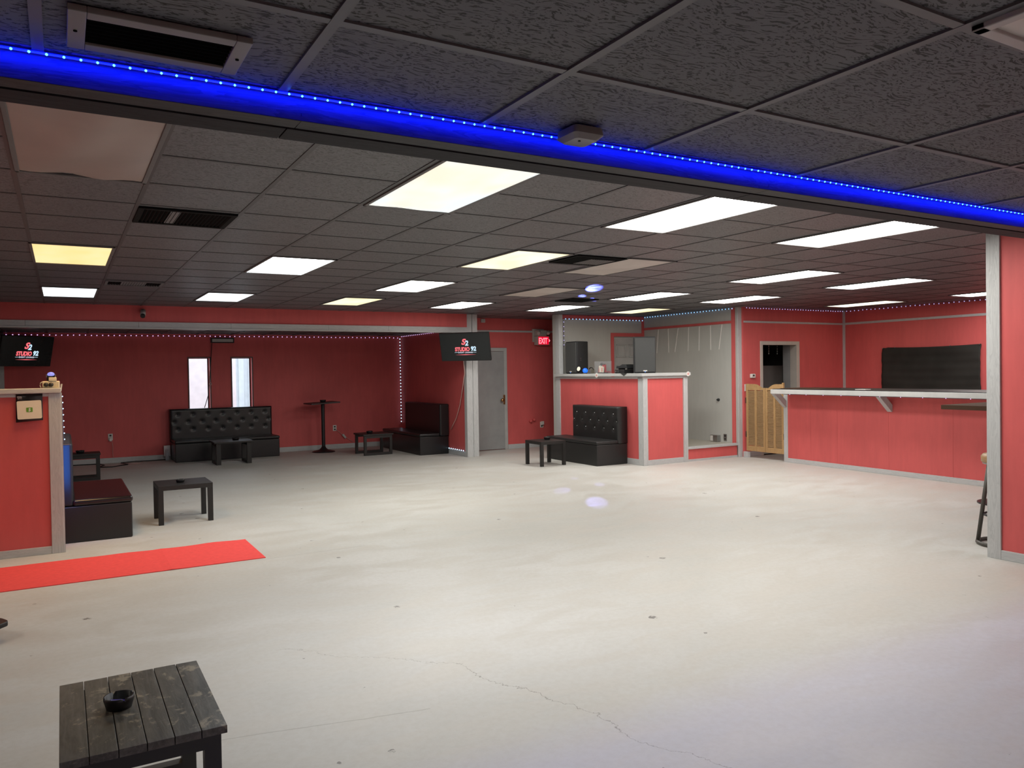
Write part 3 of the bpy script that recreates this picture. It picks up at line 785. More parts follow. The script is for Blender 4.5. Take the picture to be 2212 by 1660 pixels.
def sofa(label, axis, a0, a1, f0, fb, bk, zs, zt, b0, b1, rows, btnmat, vin='vinyl', seatmat=None, flip=1):
    """axis x: long in x facing -y ; axis y: long in y facing -x (flip=-1: facing +x)"""
    def bx(u0, u1, d0, d1, z0, z1):
        d0, d1 = min(d0, d1), max(d0, d1)
        return box(u0, u1, d0, d1, z0, z1) if axis == 'x' else box(d0, d1, u0, u1, z0, z1)
    loc = ((a0 + a1) / 2, (f0 + bk) / 2, 0) if axis == 'x' else ((f0 + bk) / 2, (a0 + a1) / 2, 0)
    t = thing('lounge_sofa', label, 'sofa', loc)
    bx(a0, a1, f0, bk, 0, zs - .06).obj('base', vin, t, bevel=.012)
    s = flip
    seat = bx(a0 - .006, a1 + .006, f0 - .008 * s, fb + .01 * s, zs - .058, zs)
    seat.obj('seat_cushion', seatmat or vin, t, bevel=.022, seg=4)
    if rows:
        g, P = cushion_back(axis, b0, b1, zs - .058, zt, fb, bk - fb, rows, btnmat)
        g.obj('backrest', vin, t, smooth=True)
        me = None
        for (u, z) in P:
            if me is None:
                q = B().ball((0, 0, 0), .011, 1); me = bpy.data.meshes.new('button'); q.bm.to_mesh(me); q.bm.free(); me.materials.append(M[btnmat])
                for p in me.polygons: p.use_smooth = True
            o = bpy.data.objects.new('button', me); C.objects.link(o); o.parent = t
            o.location = Vector((u, fb + .013, z) if axis == 'x' else (fb + .013, u, z)) - Vector(loc)
    else:
        bx(b0, b1, fb, bk, zs - .058, zt).obj('backrest', vin, t, bevel=.028, seg=4)
    return t
sofa('long black button tufted sofa under the two narrow windows', 'x', 1.745, 3.60, 15.17, 15.70, 15.875, .395, .945, 1.73, 3.585,
     [(7, .565, True), (8, .705, False), (7, .845, True)], 'vinyl')
sofa('plain black sofa against lounge right wall beside white lights', 'y', 13.50, 15.45, 5.80, 6.20, 6.395, .405, .955, 13.46, 15.2, None, None, 'vinyl')
sofa('black sofa with shiny crystal buttons against the booth', 'y', 10.17, 11.68, 7.455, 7.88, 8.075, .40, .945, 10.165, 11.48,
     [(5, .575, True), (6, .70, False), (5, .825, True)], 'steel', 'vinyl_matt')
sofa('glossy dark brown topped sofa behind the entry half wall', 'y', 8.43, 9.95, .57, .075, -.03, .405, .95, 8.43, 9.95, None, None, 'vinyl_matt', 'vinyl_brown', flip=-1)

# ---------------------------------------------------------------- tables
def ashtray(x, y, z, label, r=.045, h=.034):
    t = thing('ashtray', label, 'ashtray', (x, y, z), 'black ashtrays on the tables')
    b = B(); seg = 48
    prof = [(r * .82, 0), (r, h * .75), (r, h), (r * .88, h), (r * .8, h * .3), (r * .1, h * .25)]
    rings = []
    for i, (rr, hh) in enumerate(prof):
        ring = []
        for k in range(seg):
            hz = hh - (h * .32 if (k % 12 == 0 and hh >= h * .9) else 0)
            ring.append(b.bm.verts.new((x + rr * math.cos(2 * PI * k / seg + .3), y + rr * math.sin(2 * PI * k / seg + .3), z + hz)))
        rings.append(ring)
    for i in range(len(rings) - 1):
        for k in range(seg): b.bm.faces.new((rings[i][k], rings[i][(k + 1) % seg], rings[i + 1][(k + 1) % seg], rings[i + 1][k]))
    b.bm.faces.new(rings[0][::-1]); b.bm.faces.new(rings[-1])
    b.obj('bowl', 'blackmat', t, smooth=True)
    return t
def cube_table(label, x0, x1, y0, y1, zt):
    t = thing('coffee_table', label, 'table', ((x0 + x1) / 2, (y0 + y1) / 2, 0))
    box(x0, x1, y0, y1, zt - .05, zt).obj('table_top', 'blackwood', t, bevel=.002)
    w = .05
    for a in ((x0, y0), (x1 - w, y0), (x1 - w, y1 - w), (x0, y1 - w)):
        box(a[0], a[0] + w, a[1], a[1] + w, 0, zt - .05).obj('leg', 'blackwood', t, bevel=.002)
    return t
def sled_table(label, x0, x1, y0, y1, zt, axis, ov=.015, w=.055, topmat='blackwood', planks=0, th=.028, tb=.05):
    t = thing('sled_table', label, 'table', ((x0 + x1) / 2, (y0 + y1) / 2, 0))
    if planks:
        wx = (x1 - x0) / planks
        for k in range(planks):
            box(x0 + k * wx + .0012, x0 + (k + 1) * wx - .0012, y0, y1, zt - th, zt - .0006 * (k % 2)).obj('plank', topmat, t, bevel=.0015)
    else: box(x0, x1, y0, y1, zt - th, zt).obj('table_top', topmat, t, bevel=.002)
    if planks: box(x0 + .02, x1 - .02, y0 + .02, y1 - .02, zt - th - .006, zt - th).obj('under_board', 'blackwood', t)
    X0, X1, Y0, Y1 = x0 + ov, x1 - ov, y0 + ov, y1 - ov
    z1 = zt - th - (.006 if planks else 0)
    if axis == 'x':
        for a, c in ((Y0, Y0 + .045), (Y1 - .045, Y1)):
            B().box(X0, X0 + w, a, c, tb, z1).box(X1 - w, X1, a, c, tb, z1).box(X0, X1, a, c, 0, tb).box(X0 + w, X1 - w, a, c, z1 - tb, z1).obj('loop_leg', 'blackwood', t)
    else:
        for a, c in ((X0, X0 + w), (X1 - w, X1)):
            B().box(a, c, Y0, Y0 + .045, tb, z1).box(a, c, Y1 - .045, Y1, tb, z1).box(a, c, Y0, Y1, 0, tb).box(a, c, Y0 + .045, Y1 - .045, z1 - tb, z1).obj('loop_leg', 'blackwood', t)
    return t
cube_table('black cube legged coffee table in front of brown topped sofa', .848, 1.388, 8.88, 9.40, .412)
cube_table('black cube legged coffee table before the crystal buttoned sofa', 6.70, 7.18, 10.66, 11.16, .405)
sled_table('black sled legged table before the long tufted sofa', 2.26, 2.93, 14.22, 14.80, .405, 'y', .04, .075)
sled_table('black sled legged table before lounge right wall sofa', 4.90, 5.50, 14.08, 14.66, .405, 'x', .02, .05)
sled_table('black sled legged table half hidden behind brown topped sofa', -.15, .49, 13.40, 13.78, .41, 'x', .01, .045)
sled_table('worn black plank topped table nearest the camera', -.033, .448, 2.675, 3.352, .415, 'x', .018, .052, 'planks', 6, .026, .042)
ashtray(.1485, 3.02, .415, 'black ashtray on worn plank table nearest the camera', .049, .042)
single('matchbook', B().box(-.026, .026, -.011, .011, 0, .003, Matrix.Translation((.148, 3.03, .4335)) @ Matrix.Rotation(.35, 4, 'Z') @ Matrix.Rotation(.25, 4, 'Y')), 'purple', 'purple matchbook lying inside the nearest ashtray', 'matchbook')  # thin tilted purple slab inside the ashtray
ashtray(1.09, 9.10, .412, 'black ashtray on table before the brown topped sofa')
ashtray(2.67, 14.52, .405, 'black ashtray on table before the long tufted sofa', .06, .045)
ashtray(5.12, 14.36, .405, 'black ashtray on table before lounge right wall sofa', .06, .045)
ashtray(7.02, 10.98, .405, 'black ashtray on table before the crystal buttoned sofa', .055, .045)
ashtray(.22, 13.6, .41, 'black ashtray on table half hidden behind brown sofa', .06, .04)
# pub table
px, py = 4.51, 15.36
t = thing('pub_table', 'tall black pedestal pub table near the lounge back wall', 'table', (px, py, 0))
B().box(-.29, .29, -.29, .29, -.012, .012, Matrix.Translation((px - .02, py, .985)) @ Matrix.Rotation(-.045, 4, 'Y')).obj('table_top', 'blackwood', t, bevel=.003)
B().lathe([(.035, .06), (.035, .955), (.07, .965), (.07, .975)], (px, py, 0), 20).obj('column', 'blackmetal', t, smooth=False)
B().lathe([(.225, 0), (.225, .012), (.20, .022), (.09, .05), (.05, .085), (.034, .12)], (px, py, 0), 36).obj('base', 'blackmetal', t, smooth=True)
ashtray(px - .01, py - .05, 1.0005, 'black ashtray on the tall pub table', .06, .045)
# bar side table and stool at far right
t = thing('high_table', 'brown wooden square high table behind the right wall post', 'table', (9.05, 4.72, 0))
box(8.62, 9.5, 4.25, 5.19, 1.055, 1.105).obj('table_top', 'brown', t, bevel=.003)
B().lathe([(.04, .05), (.04, 1.06)], (9.06, 4.72, 0), 16).obj('column', 'blackmetal', t)
B().lathe([(.28, 0), (.28, .015), (.06, .06)], (9.06, 4.72, 0), 28).obj('base', 'blackmetal', t)
sx, sy = 6.985, 3.655
t = thing('bar_stool', 'brown seated metal bar stool half hidden by right post', 'stool', (sx, sy, 0))
B().lathe([(.155, .71), (.17, .72), (.172, .765), (.155, .785), (.02, .79)], (sx, sy, 0), 32).obj('seat', 'tan', t, smooth=True)
B().lathe([(.15, .698), (.16, .70), (.16, .712), (.15, .714)], (sx, sy, 0), 32).obj('seat_rim', 'steel', t)
rp = [(sx + .20 * math.cos(a * PI / 16), sy + .20 * math.sin(a * PI / 16), .017) for a in range(33)]
B().tube(rp, .016, 8).obj('foot_ring', plain('dark bronze metal', (.06, .055, .045), .45), t, smooth=True)
rp = [(sx + .15 * math.cos(a * PI / 16), sy + .15 * math.sin(a * PI / 16), .26) for a in range(33)]
B().tube(rp, .010, 8).obj('foot_rest', 'blackmetal', t, smooth=True)
for k in range(4):
    a = 2.1 + k * PI / 2
    B().tube([(sx + .195 * math.cos(a), sy + .195 * math.sin(a), .02), (sx + .11 * math.cos(a), sy + .11 * math.sin(a), .70)], .017, 10).obj('leg', bpy.data.materials['dark bronze metal'], t, smooth=True)

# red carpet runner
g = B(); n = 70; V = []
for k in range(n + 1):
    u = k / n; x = -3.2 + (1.475 + 3.2) * u
    e = .010 * math.sin(x * 7) + .006 * math.sin(x * 17 + 1); r = []
    for q in range(9):
        w = q / 8; y = 6.79 + (7.655 + e - 6.79) * w
        z = .006 + .004 * max(0, math.sin(x * 9 + w * 3)) * (w > .8) + (.004 * math.exp(-((x - .75) / .04) ** 2))
        r.append(g.bm.verts.new((x, y, z)))
    V.append(r)
for k in range(n):
    for q in range(8): g.bm.faces.new((V[k][q], V[k + 1][q], V[k + 1][q + 1], V[k][q + 1]))
o = single('carpet_runner', g, 'carpet', 'bright red carpet runner lying on the concrete floor', 'carpet')
sd = o.modifiers.new('s', 'SOLIDIFY'); sd.thickness = .006; sd.offset = -1
# black base at left edge
t = thing('floor_stand', 'black stand foot peeking in at the left edge', 'stand', (-.62, 5.62, 0))
fb = B().prism([(-.62, 5.30), (-.36, 5.50), (-.312, 5.56), (-.315, 5.60), (-.345, 5.66), (-.62, 5.95)], 'z', .075, .105)
fb.obj('plate', 'blackmat', t, bevel=.008)
B().prism([(-.62, 5.40), (-.40, 5.55), (-.365, 5.60), (-.62, 5.85)], 'z', .105, .135).obj('foot_body', 'blackmat', t, bevel=.01)
B().lathe([(.03, 0), (.035, .075)], (-.42, 5.58, 0), 12).obj('caster', 'blackmat', t)

# ---------------------------------------------------------------- televisions
def tv(label, cx, cy, cz, yaw, tilt, w=.92, h=.52, mount=None):
    """yaw: direction the back points, measured from +y toward +x"""
    t = thing('television', label, 'television', (cx, cy, cz), 'wall televisions', rot=(tilt, 0, -yaw))
    box(-w / 2, w / 2, .0, .045, -h / 2, h / 2).obj('housing', 'blackmat', t, bevel=.006)
    box(-w / 2 + .012, w / 2 - .012, -.003, .002, -h / 2 + .016, h / 2 - .012).obj('screen', 'screen', t)
    def tx(s, size, x, z, mat, bold=.0, shear=0, sp=1.0, sx=1.0, nm='screen_logo'):
        me = text_mesh(s, size, bold, shear, .0005, sp)
        o = B().mesh(me, Matrix.Translation((x, -.005, z)) @ FACE_Y @ Matrix.Diagonal((sx, 1, 1, 1))).obj(nm, mat, t); return o
    tx('S', .145, -.028, .048, 'tvred', .006, .28, 1, 1.05)
    tx('2', .125, .034, .030, 'tvblue', .005, .18, 1, .95)
    tx('STUDIO', .098, -.055, -.072, 'tvred', .005, .1, .98, .78)
    tx('92', .108, .152, -.068, 'tvblue', .005, .1, .98, .90)
    tx('EVENT LOUNGE', .034, .0, -.112, 'tvwhite', .001, 0, 1.12, .98)
    B().box(-.20, -.135, -.0055, -.0045, -.102, -.097).box(.135, .20, -.0055, -.0045, -.102, -.097).obj('screen_rule', 'tvblue', t)
    B().prism([(-.19, -.142), (0, -.148), (.19, -.142), (0, -.135)], 'y', -.0055, -.0045).obj('screen_swoosh', 'tvred', t)
    box(-.09, .09, .045, .10, -.1, .1).obj('bracket_plate', 'blackmetal', t)
    return t
def on(px, py, Y):
    """point on the plane y=Y seen at photo pixel (px, py)"""
    F = 1679.46; yw, pt, rl = .524834, -.0168027, .0155123
    f = Vector((math.sin(yw) * math.cos(pt), math.cos(yw) * math.cos(pt), math.sin(pt))); r = Vector((math.cos(yw), -math.sin(yw), 0)); d = f.cross(r)
    r2 = math.cos(rl) * r + math.sin(rl) * d; d2 = -math.sin(rl) * r + math.cos(rl) * d
    q = r2 * ((px - 1106) / F) + d2 * ((py - 830) / F) + f
    q *= Y / q.y; return Vector((q.x, q.y, q.z + CZ))
tv('television on post showing club logo, right of lounge', 6.235, 12.42, 2.005, math.radians(43), math.radians(18))
B().tube([(6.42, 12.64, 2.0), (6.36, 12.55, 2.0)], .03, 8).obj('mount_arm', 'blackmetal', None)
o = bpy.data.objects['mount_arm']; o.name = 'wall_mount'; tag(o, 'black wall mount arm behind the right television', 'mount')
tv('television in the lounge left corner showing club logo', -.49, 15.38, 2.02, math.radians(-38), math.radians(14))
single('wall_mount', B().tube([(-.80, 15.89, 2.05), (-.62, 15.70, 2.05)], .03, 8), 'blackmetal', 'black wall mount arm behind the left lounge television', 'mount')
single('hanging_cord', B().tube([(6.30, 12.62, 1.76), (6.36, 12.70, 1.55), (6.37, 12.82, 1.25), (6.375, 12.95, .95), (6.38, 13.12, .70), (6.385, 13.28, .56), (6.39, 13.38, .47)], .008, 6), 'cordpink', 'pale cord hanging from the right television to floor', 'cord', smooth=True)

# exit sign
t = thing('exit_sign', 'red lit exit sign with white emergency lamp housing', 'sign', (8.5, 13.5, 2.1))
box(8.335, 8.60, 13.51, 13.55, 2.15, 2.415).obj('back_plate', 'beigeplastic', t, bevel=.006)
box(8.37, 8.585, 13.38, 13.51, 2.27, 2.385).obj('lamp_housing', 'beigeplastic', t, bevel=.01)
box(8.36, 8.665, 13.40, 13.51, 2.085, 2.265).obj('sign_body', 'beigeplastic', t, bevel=.006)
box(8.395, 8.64, 13.393, 13.402, 2.095, 2.252).obj('sign_face', 'exitred', t)
me = text_mesh('EXIT', .165, .004, 0, .002, .92)
B().mesh(me, Matrix.Translation((8.503, 13.392, 2.113)) @ FACE_Y @ Matrix.Diagonal((.66, 1, 1, 1))).obj('lettering', 'exitlet', t)
B().prism([(8.638, 2.20), (8.655, 2.20), (8.672, 2.175), (8.655, 2.15), (8.638, 2.15), (8.655, 2.175)], 'y', 13.39, 13.40).obj('arrow', 'exitlet', t)
for x, s in ((8.63, 1), (8.40, -1)):
    B().lathe([(.012, -.02), (.045, .02), (.045, .045), (.04, .05)], (x, 13.36, 2.335), 18, 'y').obj('lamp_head', 'beigeplastic', t)
# small wall pieces
single('wall_sensor', box(7.15, 7.245, 13.52, 13.55, 2.525, 2.60), 'offwhite', 'small white sensor box high on the hall wall', 'sensor', bevel=.006)
def outlet(label, cx, cy, cz, ax, mat='white', plug=None):
    """ax 'y': on a wall facing -y ; 'x': facing -x"""
    t = thing('wall_outlet', label, 'outlet', (cx, cy, cz))
    def bb(u0, u1, d0, d1, z0, z1): return box(cx + u0, cx + u1, cy - d1, cy - d0, cz + z0, cz + z1) if ax == 'y' else box(cx - d1, cx - d0, cy + u0, cy + u1, cz + z0, cz + z1)
    bb(-.038, .038, 0, .007, -.06, .06).obj('cover_plate', mat, t, bevel=.002)
    for z in (-.027, .027): bb(-.017, .017, .007, .010, z - .015, z + .015).obj('socket', 'blackmat', t)
    if plug == 'plug': bb(-.02, .02, .010, .045, -.075, -.015).obj('plug', 'white', t, bevel=.004)
    if plug == 'top': bb(-.02, .035, .010, .045, .0, .07).obj('plug', 'white', t, bevel=.004)
    return t
outlet('white outlet with plugged charger left of the long sofa', .745, 15.9, .475, 'y', plug='plug')
outlet('white outlet on lounge back wall right of pub table', 4.91, 15.9, .43, 'y')
outlet('white outlet with plug on hall wall beside the booth', 8.535, 13.55, .45, 'y', plug='top')
outlet('grey metal outlet near stage floor on niche wall', 10.22, 10.085, .32, 'x', 'steel')
t = thing('junction_box', 'open metal junction box with white outlet on niche wall', 'box', (10.2, 10.33, .24))
box(10.13, 10.22, 10.20, 10.37, .24, .355).obj('box_body', 'steel', t, bevel=.003)
box(10.122, 10.131, 10.305, 10.36, .25, .345).obj('outlet_face', 'white', t)
single('wall_plug', B().lathe([(.025, 0), (.022, -.03), (.012, -.05)], (10.22, 10.235, .99), 12, 'x'), 'blackmat', 'small black plug stuck in the grey niche wall', 'plug')
for x, z, l in ((8.265, .535, 'left red pipe stub on the hall wall'), (8.345, .56, 'right red pipe stub on the hall wall')):
    single('pipe_stub', B().lathe([(.032, 0), (.032, -.03), (.022, -.05), (.01, -.055)], (x, 13.55, z), 14, 'y'), 'red', l, 'pipe', 'red pipe stubs', smooth=True)
# cords on the lounge floor and wall
single('charger_cord', B().tube([(.765, 15.86, .41), (.78, 15.86, .30), (.775, 15.87, .18), (.78, 15.87, .10)], .004, 6), 'cordpink', 'thin pale cord hanging from the left lounge outlet', 'cord', smooth=True)
single('charger_cord', B().tube([(4.93, 15.88, .40), (5.0, 15.87, .34), (5.10, 15.87, .255), (5.22, 15.87, .17), (5.30, 15.87, .11)], .004, 6), 'cordpink', 'thin pale cord from the outlet by the pub table', 'cord', smooth=True)
single('adapter', B().box(-.05, .05, -.012, .012, -.02, .02, Matrix.Translation((5.10, 15.865, .252)) @ Matrix.Rotation(.9, 4, 'Y')), 'offwhite', 'small pale adapter on the cord by the pub table', 'adapter')
cp = [(.0, 15.84, .008), (.3, 15.83, .008), (.55, 15.78, .010), (.62, 15.5, .012), (.52, 15.2, .010), (.72, 15.12, .010), (.98, 15.35, .012), (.9, 15.72, .012), (1.1, 15.8, .012), (1.4, 15.79, .010), (1.70, 15.80, .012)]
single('floor_cable', B().tube(cp, .009, 6), 'cordblack', 'black cable looped on floor left of the long sofa', 'cable', smooth=True)
cp = [(.95, 15.6, .008), (1.02, 15.42, .010), (1.12, 15.34, .010), (1.22, 15.48, .010), (1.25, 15.7, .010)]
single('floor_cable', B().tube(cp, .006, 6), 'cordpink', 'short pale cable coil on floor left of the long sofa', 'cable', smooth=True)
# wall heater grille and window cord
t = thing('wall_grille', 'slim pale grille box high between the narrow windows', 'grille', (2.71, 15.87, 2.22))
box(2.50, 2.93, 15.85, 15.9, 2.195, 2.295).obj('housing', 'blackmat', t, bevel=.003)
box(2.525, 2.905, 15.842, 15.851, 2.215, 2.272).obj('cover', 'offwhite', t)
single('window_cord', B().tube([(2.52, 15.865, 2.19), (2.50, 15.865, 1.95), (2.49, 15.86, 1.80), (2.47, 15.86, 1.62), (2.455, 15.86, 1.40), (2.44, 15.86, 1.22), (2.40, 15.86, 1.08), (2.36, 15.86, .95)], .007, 6), 'cordblack', 'black cord hanging down across the left window edge', 'cord', smooth=True)
single('cord_coil', B().tube([(2.475 + .022 * math.cos(a * PI / 6), 15.852, 1.405 + .022 * math.sin(a * PI / 6)) for a in range(13)], .006, 6), 'cordpink', 'small pale coil on the cord at left window', 'coil')
# outlet plate and bottle at sofa end
single('metal_plate', box(1.62, 1.735, 15.80, 15.83, .07, .27), 'steel', 'grey metal outlet plate at left end of long sofa', 'plate', bevel=.003)
t = thing('water_bottle', 'clear plastic bottle standing at left end of long sofa', 'bottle', (1.665, 15.70, 0))
B().lathe([(.030, 0), (.032, .02), (.032, .13), (.014, .165), (.013, .18)], (1.665, 15.70, 0), 20).obj('bottle_body', 'bottle', t, smooth=True)
B().lathe([(.015, .18), (.015, .198)], (1.665, 15.70, 0), 14).obj('cap', 'white', t)
# security camera
t = thing('security_camera', 'small white security camera on the red header', 'camera', (1.055, 12.65, 2.46))
B().lathe([(.03, 0), (.03, -.02), (.015, -.03), (.015, -.05)], (1.06, 12.70, 2.515), 16, 'y').obj('mount', 'offwhite', t)
B().tube([(1.062, 12.655, 2.535), (1.05, 12.575, 2.465)], .037, 16).obj('body', 'offwhite', t, smooth=True)
B().tube([(1.051, 12.583, 2.472), (1.046, 12.555, 2.447)], .033, 16).obj('lens_hood', 'blackmat', t)

# ---------------------------------------------------------------- things on the entry half wall
zt = 1.476
t = thing('power_box', 'cream switch box with two black plugs on half wall', 'box', (-.083, 8.11, zt))
box(-.150, -.016, 8.07, 8.16, zt + .001, zt + .062).obj('housing', 'cream', t, bevel=.006)
for x in (-.122, -.083): B().lathe([(.019, 0), (.019, -.015), (.012, -.03)], (x, 8.07, zt + .030), 20, 'y').obj('plug', 'blackmat', t, smooth=True)
sc = B()
for a in range(3):
    for c in range(3): sc.lathe([(.002, 0), (.002, -.002)], (-.060 + a * .0135, 8.07, zt + .017 + c * .014), 8, 'y')
sc.obj('socket_holes', 'brown', t)
box(-.100, -.040, 8.065, 8.13, zt + .062, zt + .095).obj('adapter', 'cream', t, bevel=.003)
single('party_light', B().lathe([(.034, zt + .062), (.034, zt + .10), (.028, zt + .125)], (-.083, 8.165, 0), 20), 'blackmat', 'black party light with violet dome on cream box', 'light')
o = bpy.data.objects['party_light']
B().ball((-.083, 8.155, zt + .122), .030, 2, (1, 1, .75)).obj('dome', 'party', o, smooth=True)
for s in (-1, 1): box(-.083 + s * .034 - .004, -.083 + s * .034 + .004, 8.12, 8.16, zt + .095, zt + .125).obj('arm', 'steel', o)
single('white_cable', B().tube([(-.145, 8.09, zt + .060), (-.165, 8.09, zt + .045), (-.168, 8.09, zt + .02), (-.160, 8.09, zt + .004)], .004, 6), 'white', 'short white cable left of the cream switch box', 'cable')
single('card_holder', B().prism([(-.014, zt - .03), (-.004, zt - .03), (.006, zt + .035), (-.008, zt + .035)], 'y', 8.02, 8.05), 'white', 'white clip at the right end of the half wall', 'clip')
# black card (code left out)
t = thing('payment_card', 'black card with white panel and green logo on half wall', 'poster', (-.25, 8.02, 1.18))
g = B(); V = []
for k in range(9):
    w = k / 8; z = 1.427 - .245 * w; y = 8.026 - .018 * w * w
    V.append([g.bm.verts.new((-.349 + .199 * u + (-.003 * w if u == 0 else .0), y, z + .020 * u * w * .6 + .002 * u)) for u in (0, .5, 1)])
for k in range(8):
    for q in range(2): g.bm.faces.new((V[k][q], V[k + 1][q], V[k + 1][q + 1], V[k][q + 1]))
o = g.obj('card', 'paperblack', t, smooth=True); sd = o.modifiers.new('s', 'SOLIDIFY'); sd.thickness = .0015; sd.offset = -1
CM = Matrix.Translation((-.25, 8.0125, 1.29)) @ Matrix.Rotation(-.055, 4, 'X') @ Matrix.Rotation(-.03, 4, 'Y')
g = B().prism(rrect(.092, .080, .012), 'y', -.002, 0); g.bm.transform(CM); g.obj('white_panel', 'paper', t)
g = B().prism(rrect(.024, .020, .005), 'y', -.003, -.0018); g.bm.transform(CM); g.obj('logo_square', 'green', t)
me = text_mesh('S', .034, .0015, .12, .0004)
B().mesh(me, CM @ Matrix.Translation((0, -.0034, -.0115)) @ FACE_Y).obj('logo_letter', 'print', t)
g = B().box(-.0015, .0025, -.0037, -.003, .010, .0155).box(-.0045, -.0005, -.0037, -.003, -.0155, -.010); g.bm.transform(CM); g.obj('logo_stroke', 'print', t)
me = text_mesh('Hilda', .017, .0006, 0, .0004)
B().mesh(me, Matrix.Translation((-.322, 8.0245, 1.398)) @ FACE_Y).obj('card_title', 'print', t)
me = text_mesh('@hildaa', .0105, 0, 0, .0004)
B().mesh(me, Matrix.Translation((-.320, 8.0237, 1.386)) @ FACE_Y).obj('card_handle', 'print', t)

# ---------------------------------------------------------------- things on the booth ledge
zl = 1.494
def speaker(label, x, y, rot, mirror=1):
    t = thing('loudspeaker', label, 'speaker', (x, y, zl), 'loudspeakers on the booth ledge', rot=(0, 0, rot))
    w, d, h = .35, .33, .60
    B().prism([(-w / 2, -d / 2 + .02), (w / 2, -d / 2 + .02), (w / 2, 0), (w / 2 - .07, d / 2), (-w / 2 + .07, d / 2), (-w / 2, 0)], 'z', .002, h).obj('cabinet', 'cabinet', t, bevel=.012)
    box(-w / 2 + .012, w / 2 - .012, -d / 2, -d / 2 + .022, .02, h - .02).obj('grille', 'grille', t, bevel=.006)
    box(-.032, .032, -d / 2 - .004, -d / 2 + .002, .032, .050).obj('badge', 'white', t)
    box(-.006, .006, -d / 2 - .005, -d / 2 - .003, .018, .028).obj('status_light', 'bluestat', t)
    for z in (.25, .285): B().lathe([(.005, 0), (.005, .004)], (w / 2 - .001, -.06, z), 8, 'x').obj('screw', 'steel', t)
    return t
speaker('large black loudspeaker turned sideways by the niche post', 8.33, 11.93, math.radians(-88))
speaker('large black loudspeaker facing the room on booth corner', 8.35, 10.05, math.radians(-33))
single('speaker_foot', B().prism([(8.00, 0), (8.035, 0), (8.035, .03)], 'y', 0, .001), 'grille', 'tmp', 'tmp')
bpy.data.objects.remove(bpy.data.objects['speaker_foot'])
single('cloth_corner', B().prism([(10.10, zl + .001), (10.26, zl + .001), (10.18, zl - .042)], 'x', 8.024, 8.028), 'grille', 'grey cloth corner hanging over ledge below the right speaker', 'cloth')  # flat dark triangle standing in for the shadow under the speaker
t = thing('par_light', 'black stage light with glowing white lens on booth ledge', 'stage light', (8.23, 11.69, zl))
B().tube([(8.27, 11.70, zl + .065), (8.175, 11.68, zl + .090)], .045, 18).obj('can', 'blackmat', t)
B().tube([(8.176, 11.680, zl + .0898), (8.170, 11.679, zl + .0912)], .040, 18).obj('lens', 'whitelens', t)
box(8.19, 8.27, 11.65, 11.74, zl + .001, zl + .04).obj('foot', 'blackmat', t)
t = thing('ball_light', 'glowing blue ball light on the booth ledge', 'stage light', (8.12, 11.40, zl))
B().lathe([(.035, zl + .001), (.035, zl + .02)], (8.12, 11.40, 0), 18).obj('base', 'blackmat', t)
B().ball((8.12, 11.40, zl + .056), .046, 3).obj('globe', 'blueball', t, smooth=True)
t = thing('small_case', 'small grey brown case with black handle on booth ledge', 'case', (8.30, 11.465, zl))
box(8.24, 8.36, 11.40, 11.53, zl + .001, zl + .075).obj('body', plain('grey brown fabric', (.14, .13, .10), .7), t, bevel=.008)
B().tube([(8.3, 11.40, zl + .07), (8.3, 11.42, zl + .10), (8.3, 11.465, zl + .112), (8.3, 11.51, zl + .10), (8.3, 11.53, zl + .07)], .008, 8).obj('handle', 'blackmat', t, smooth=True)
# clear box of red and white packets
t = thing('acrylic_box', 'clear acrylic display box on the booth ledge', 'box', (8.2, 11.0, zl))
x0, x1, y0, y1, z0, z1 = 8.12, 8.30, 10.86, 11.12, zl + .001, zl + .215
for a in ((x0, x0 + .004, y0, y1, z0, z1), (x1 - .004, x1, y0, y1, z0, z1), (x0, x1, y0, y0 + .004, z0, z1), (x0, x1, y1 - .004, y1, z0, z1), (x0, x1, y0, y1, z0, z0 + .004)):
    box(*a).obj('panel', 'acrylic', t)
for k, (y, x, wd, hh, rz, mt) in enumerate(((11.04, 8.17, .035, .10, .2, 'redprint'), (11.00, 8.165, .04, .115, -.1, 'paper'), (10.945, 8.16, .07, .10, .1, 'paper'), (10.95, 8.21, .08, .135, 0, 'redprint'))):
    lab = ('dark red packet at the left in the acrylic box', 'narrow white packet in the acrylic box', 'wide white packet with red stripe in acrylic box', 'red packet behind the white ones in acrylic box')[k]
    o = single('packet', B().box(-.012, .012, -wd / 2, wd / 2, 0, hh, Matrix.Translation((x, y, z0 + .022)) @ Matrix.Rotation(rz, 4, 'X')), mt, lab, 'packet', 'packets in the acrylic box')
    if k == 2: B().box(-.0135, -.012, -.012, .008, .012, .085, Matrix.Translation((x, y, z0 + .022)) @ Matrix.Rotation(rz, 4, 'X')).obj('stripe', 'redprint', o)
single('sunglasses', B().ball((8.20, 11.01, z0 + .165), .036, 2, (.6, 1.1, .7)).ball((8.21, 10.945, z0 + .15), .026, 2, (.6, 1, .8)), 'blackmat', 'black glasses lying on top of the packets', 'glasses')
single('black_pad', box(8.14, 8.25, 10.90, 11.06, z0 + .005, z0 + .02), 'blackmat', 'black pad under the packets in acrylic box', 'pad')
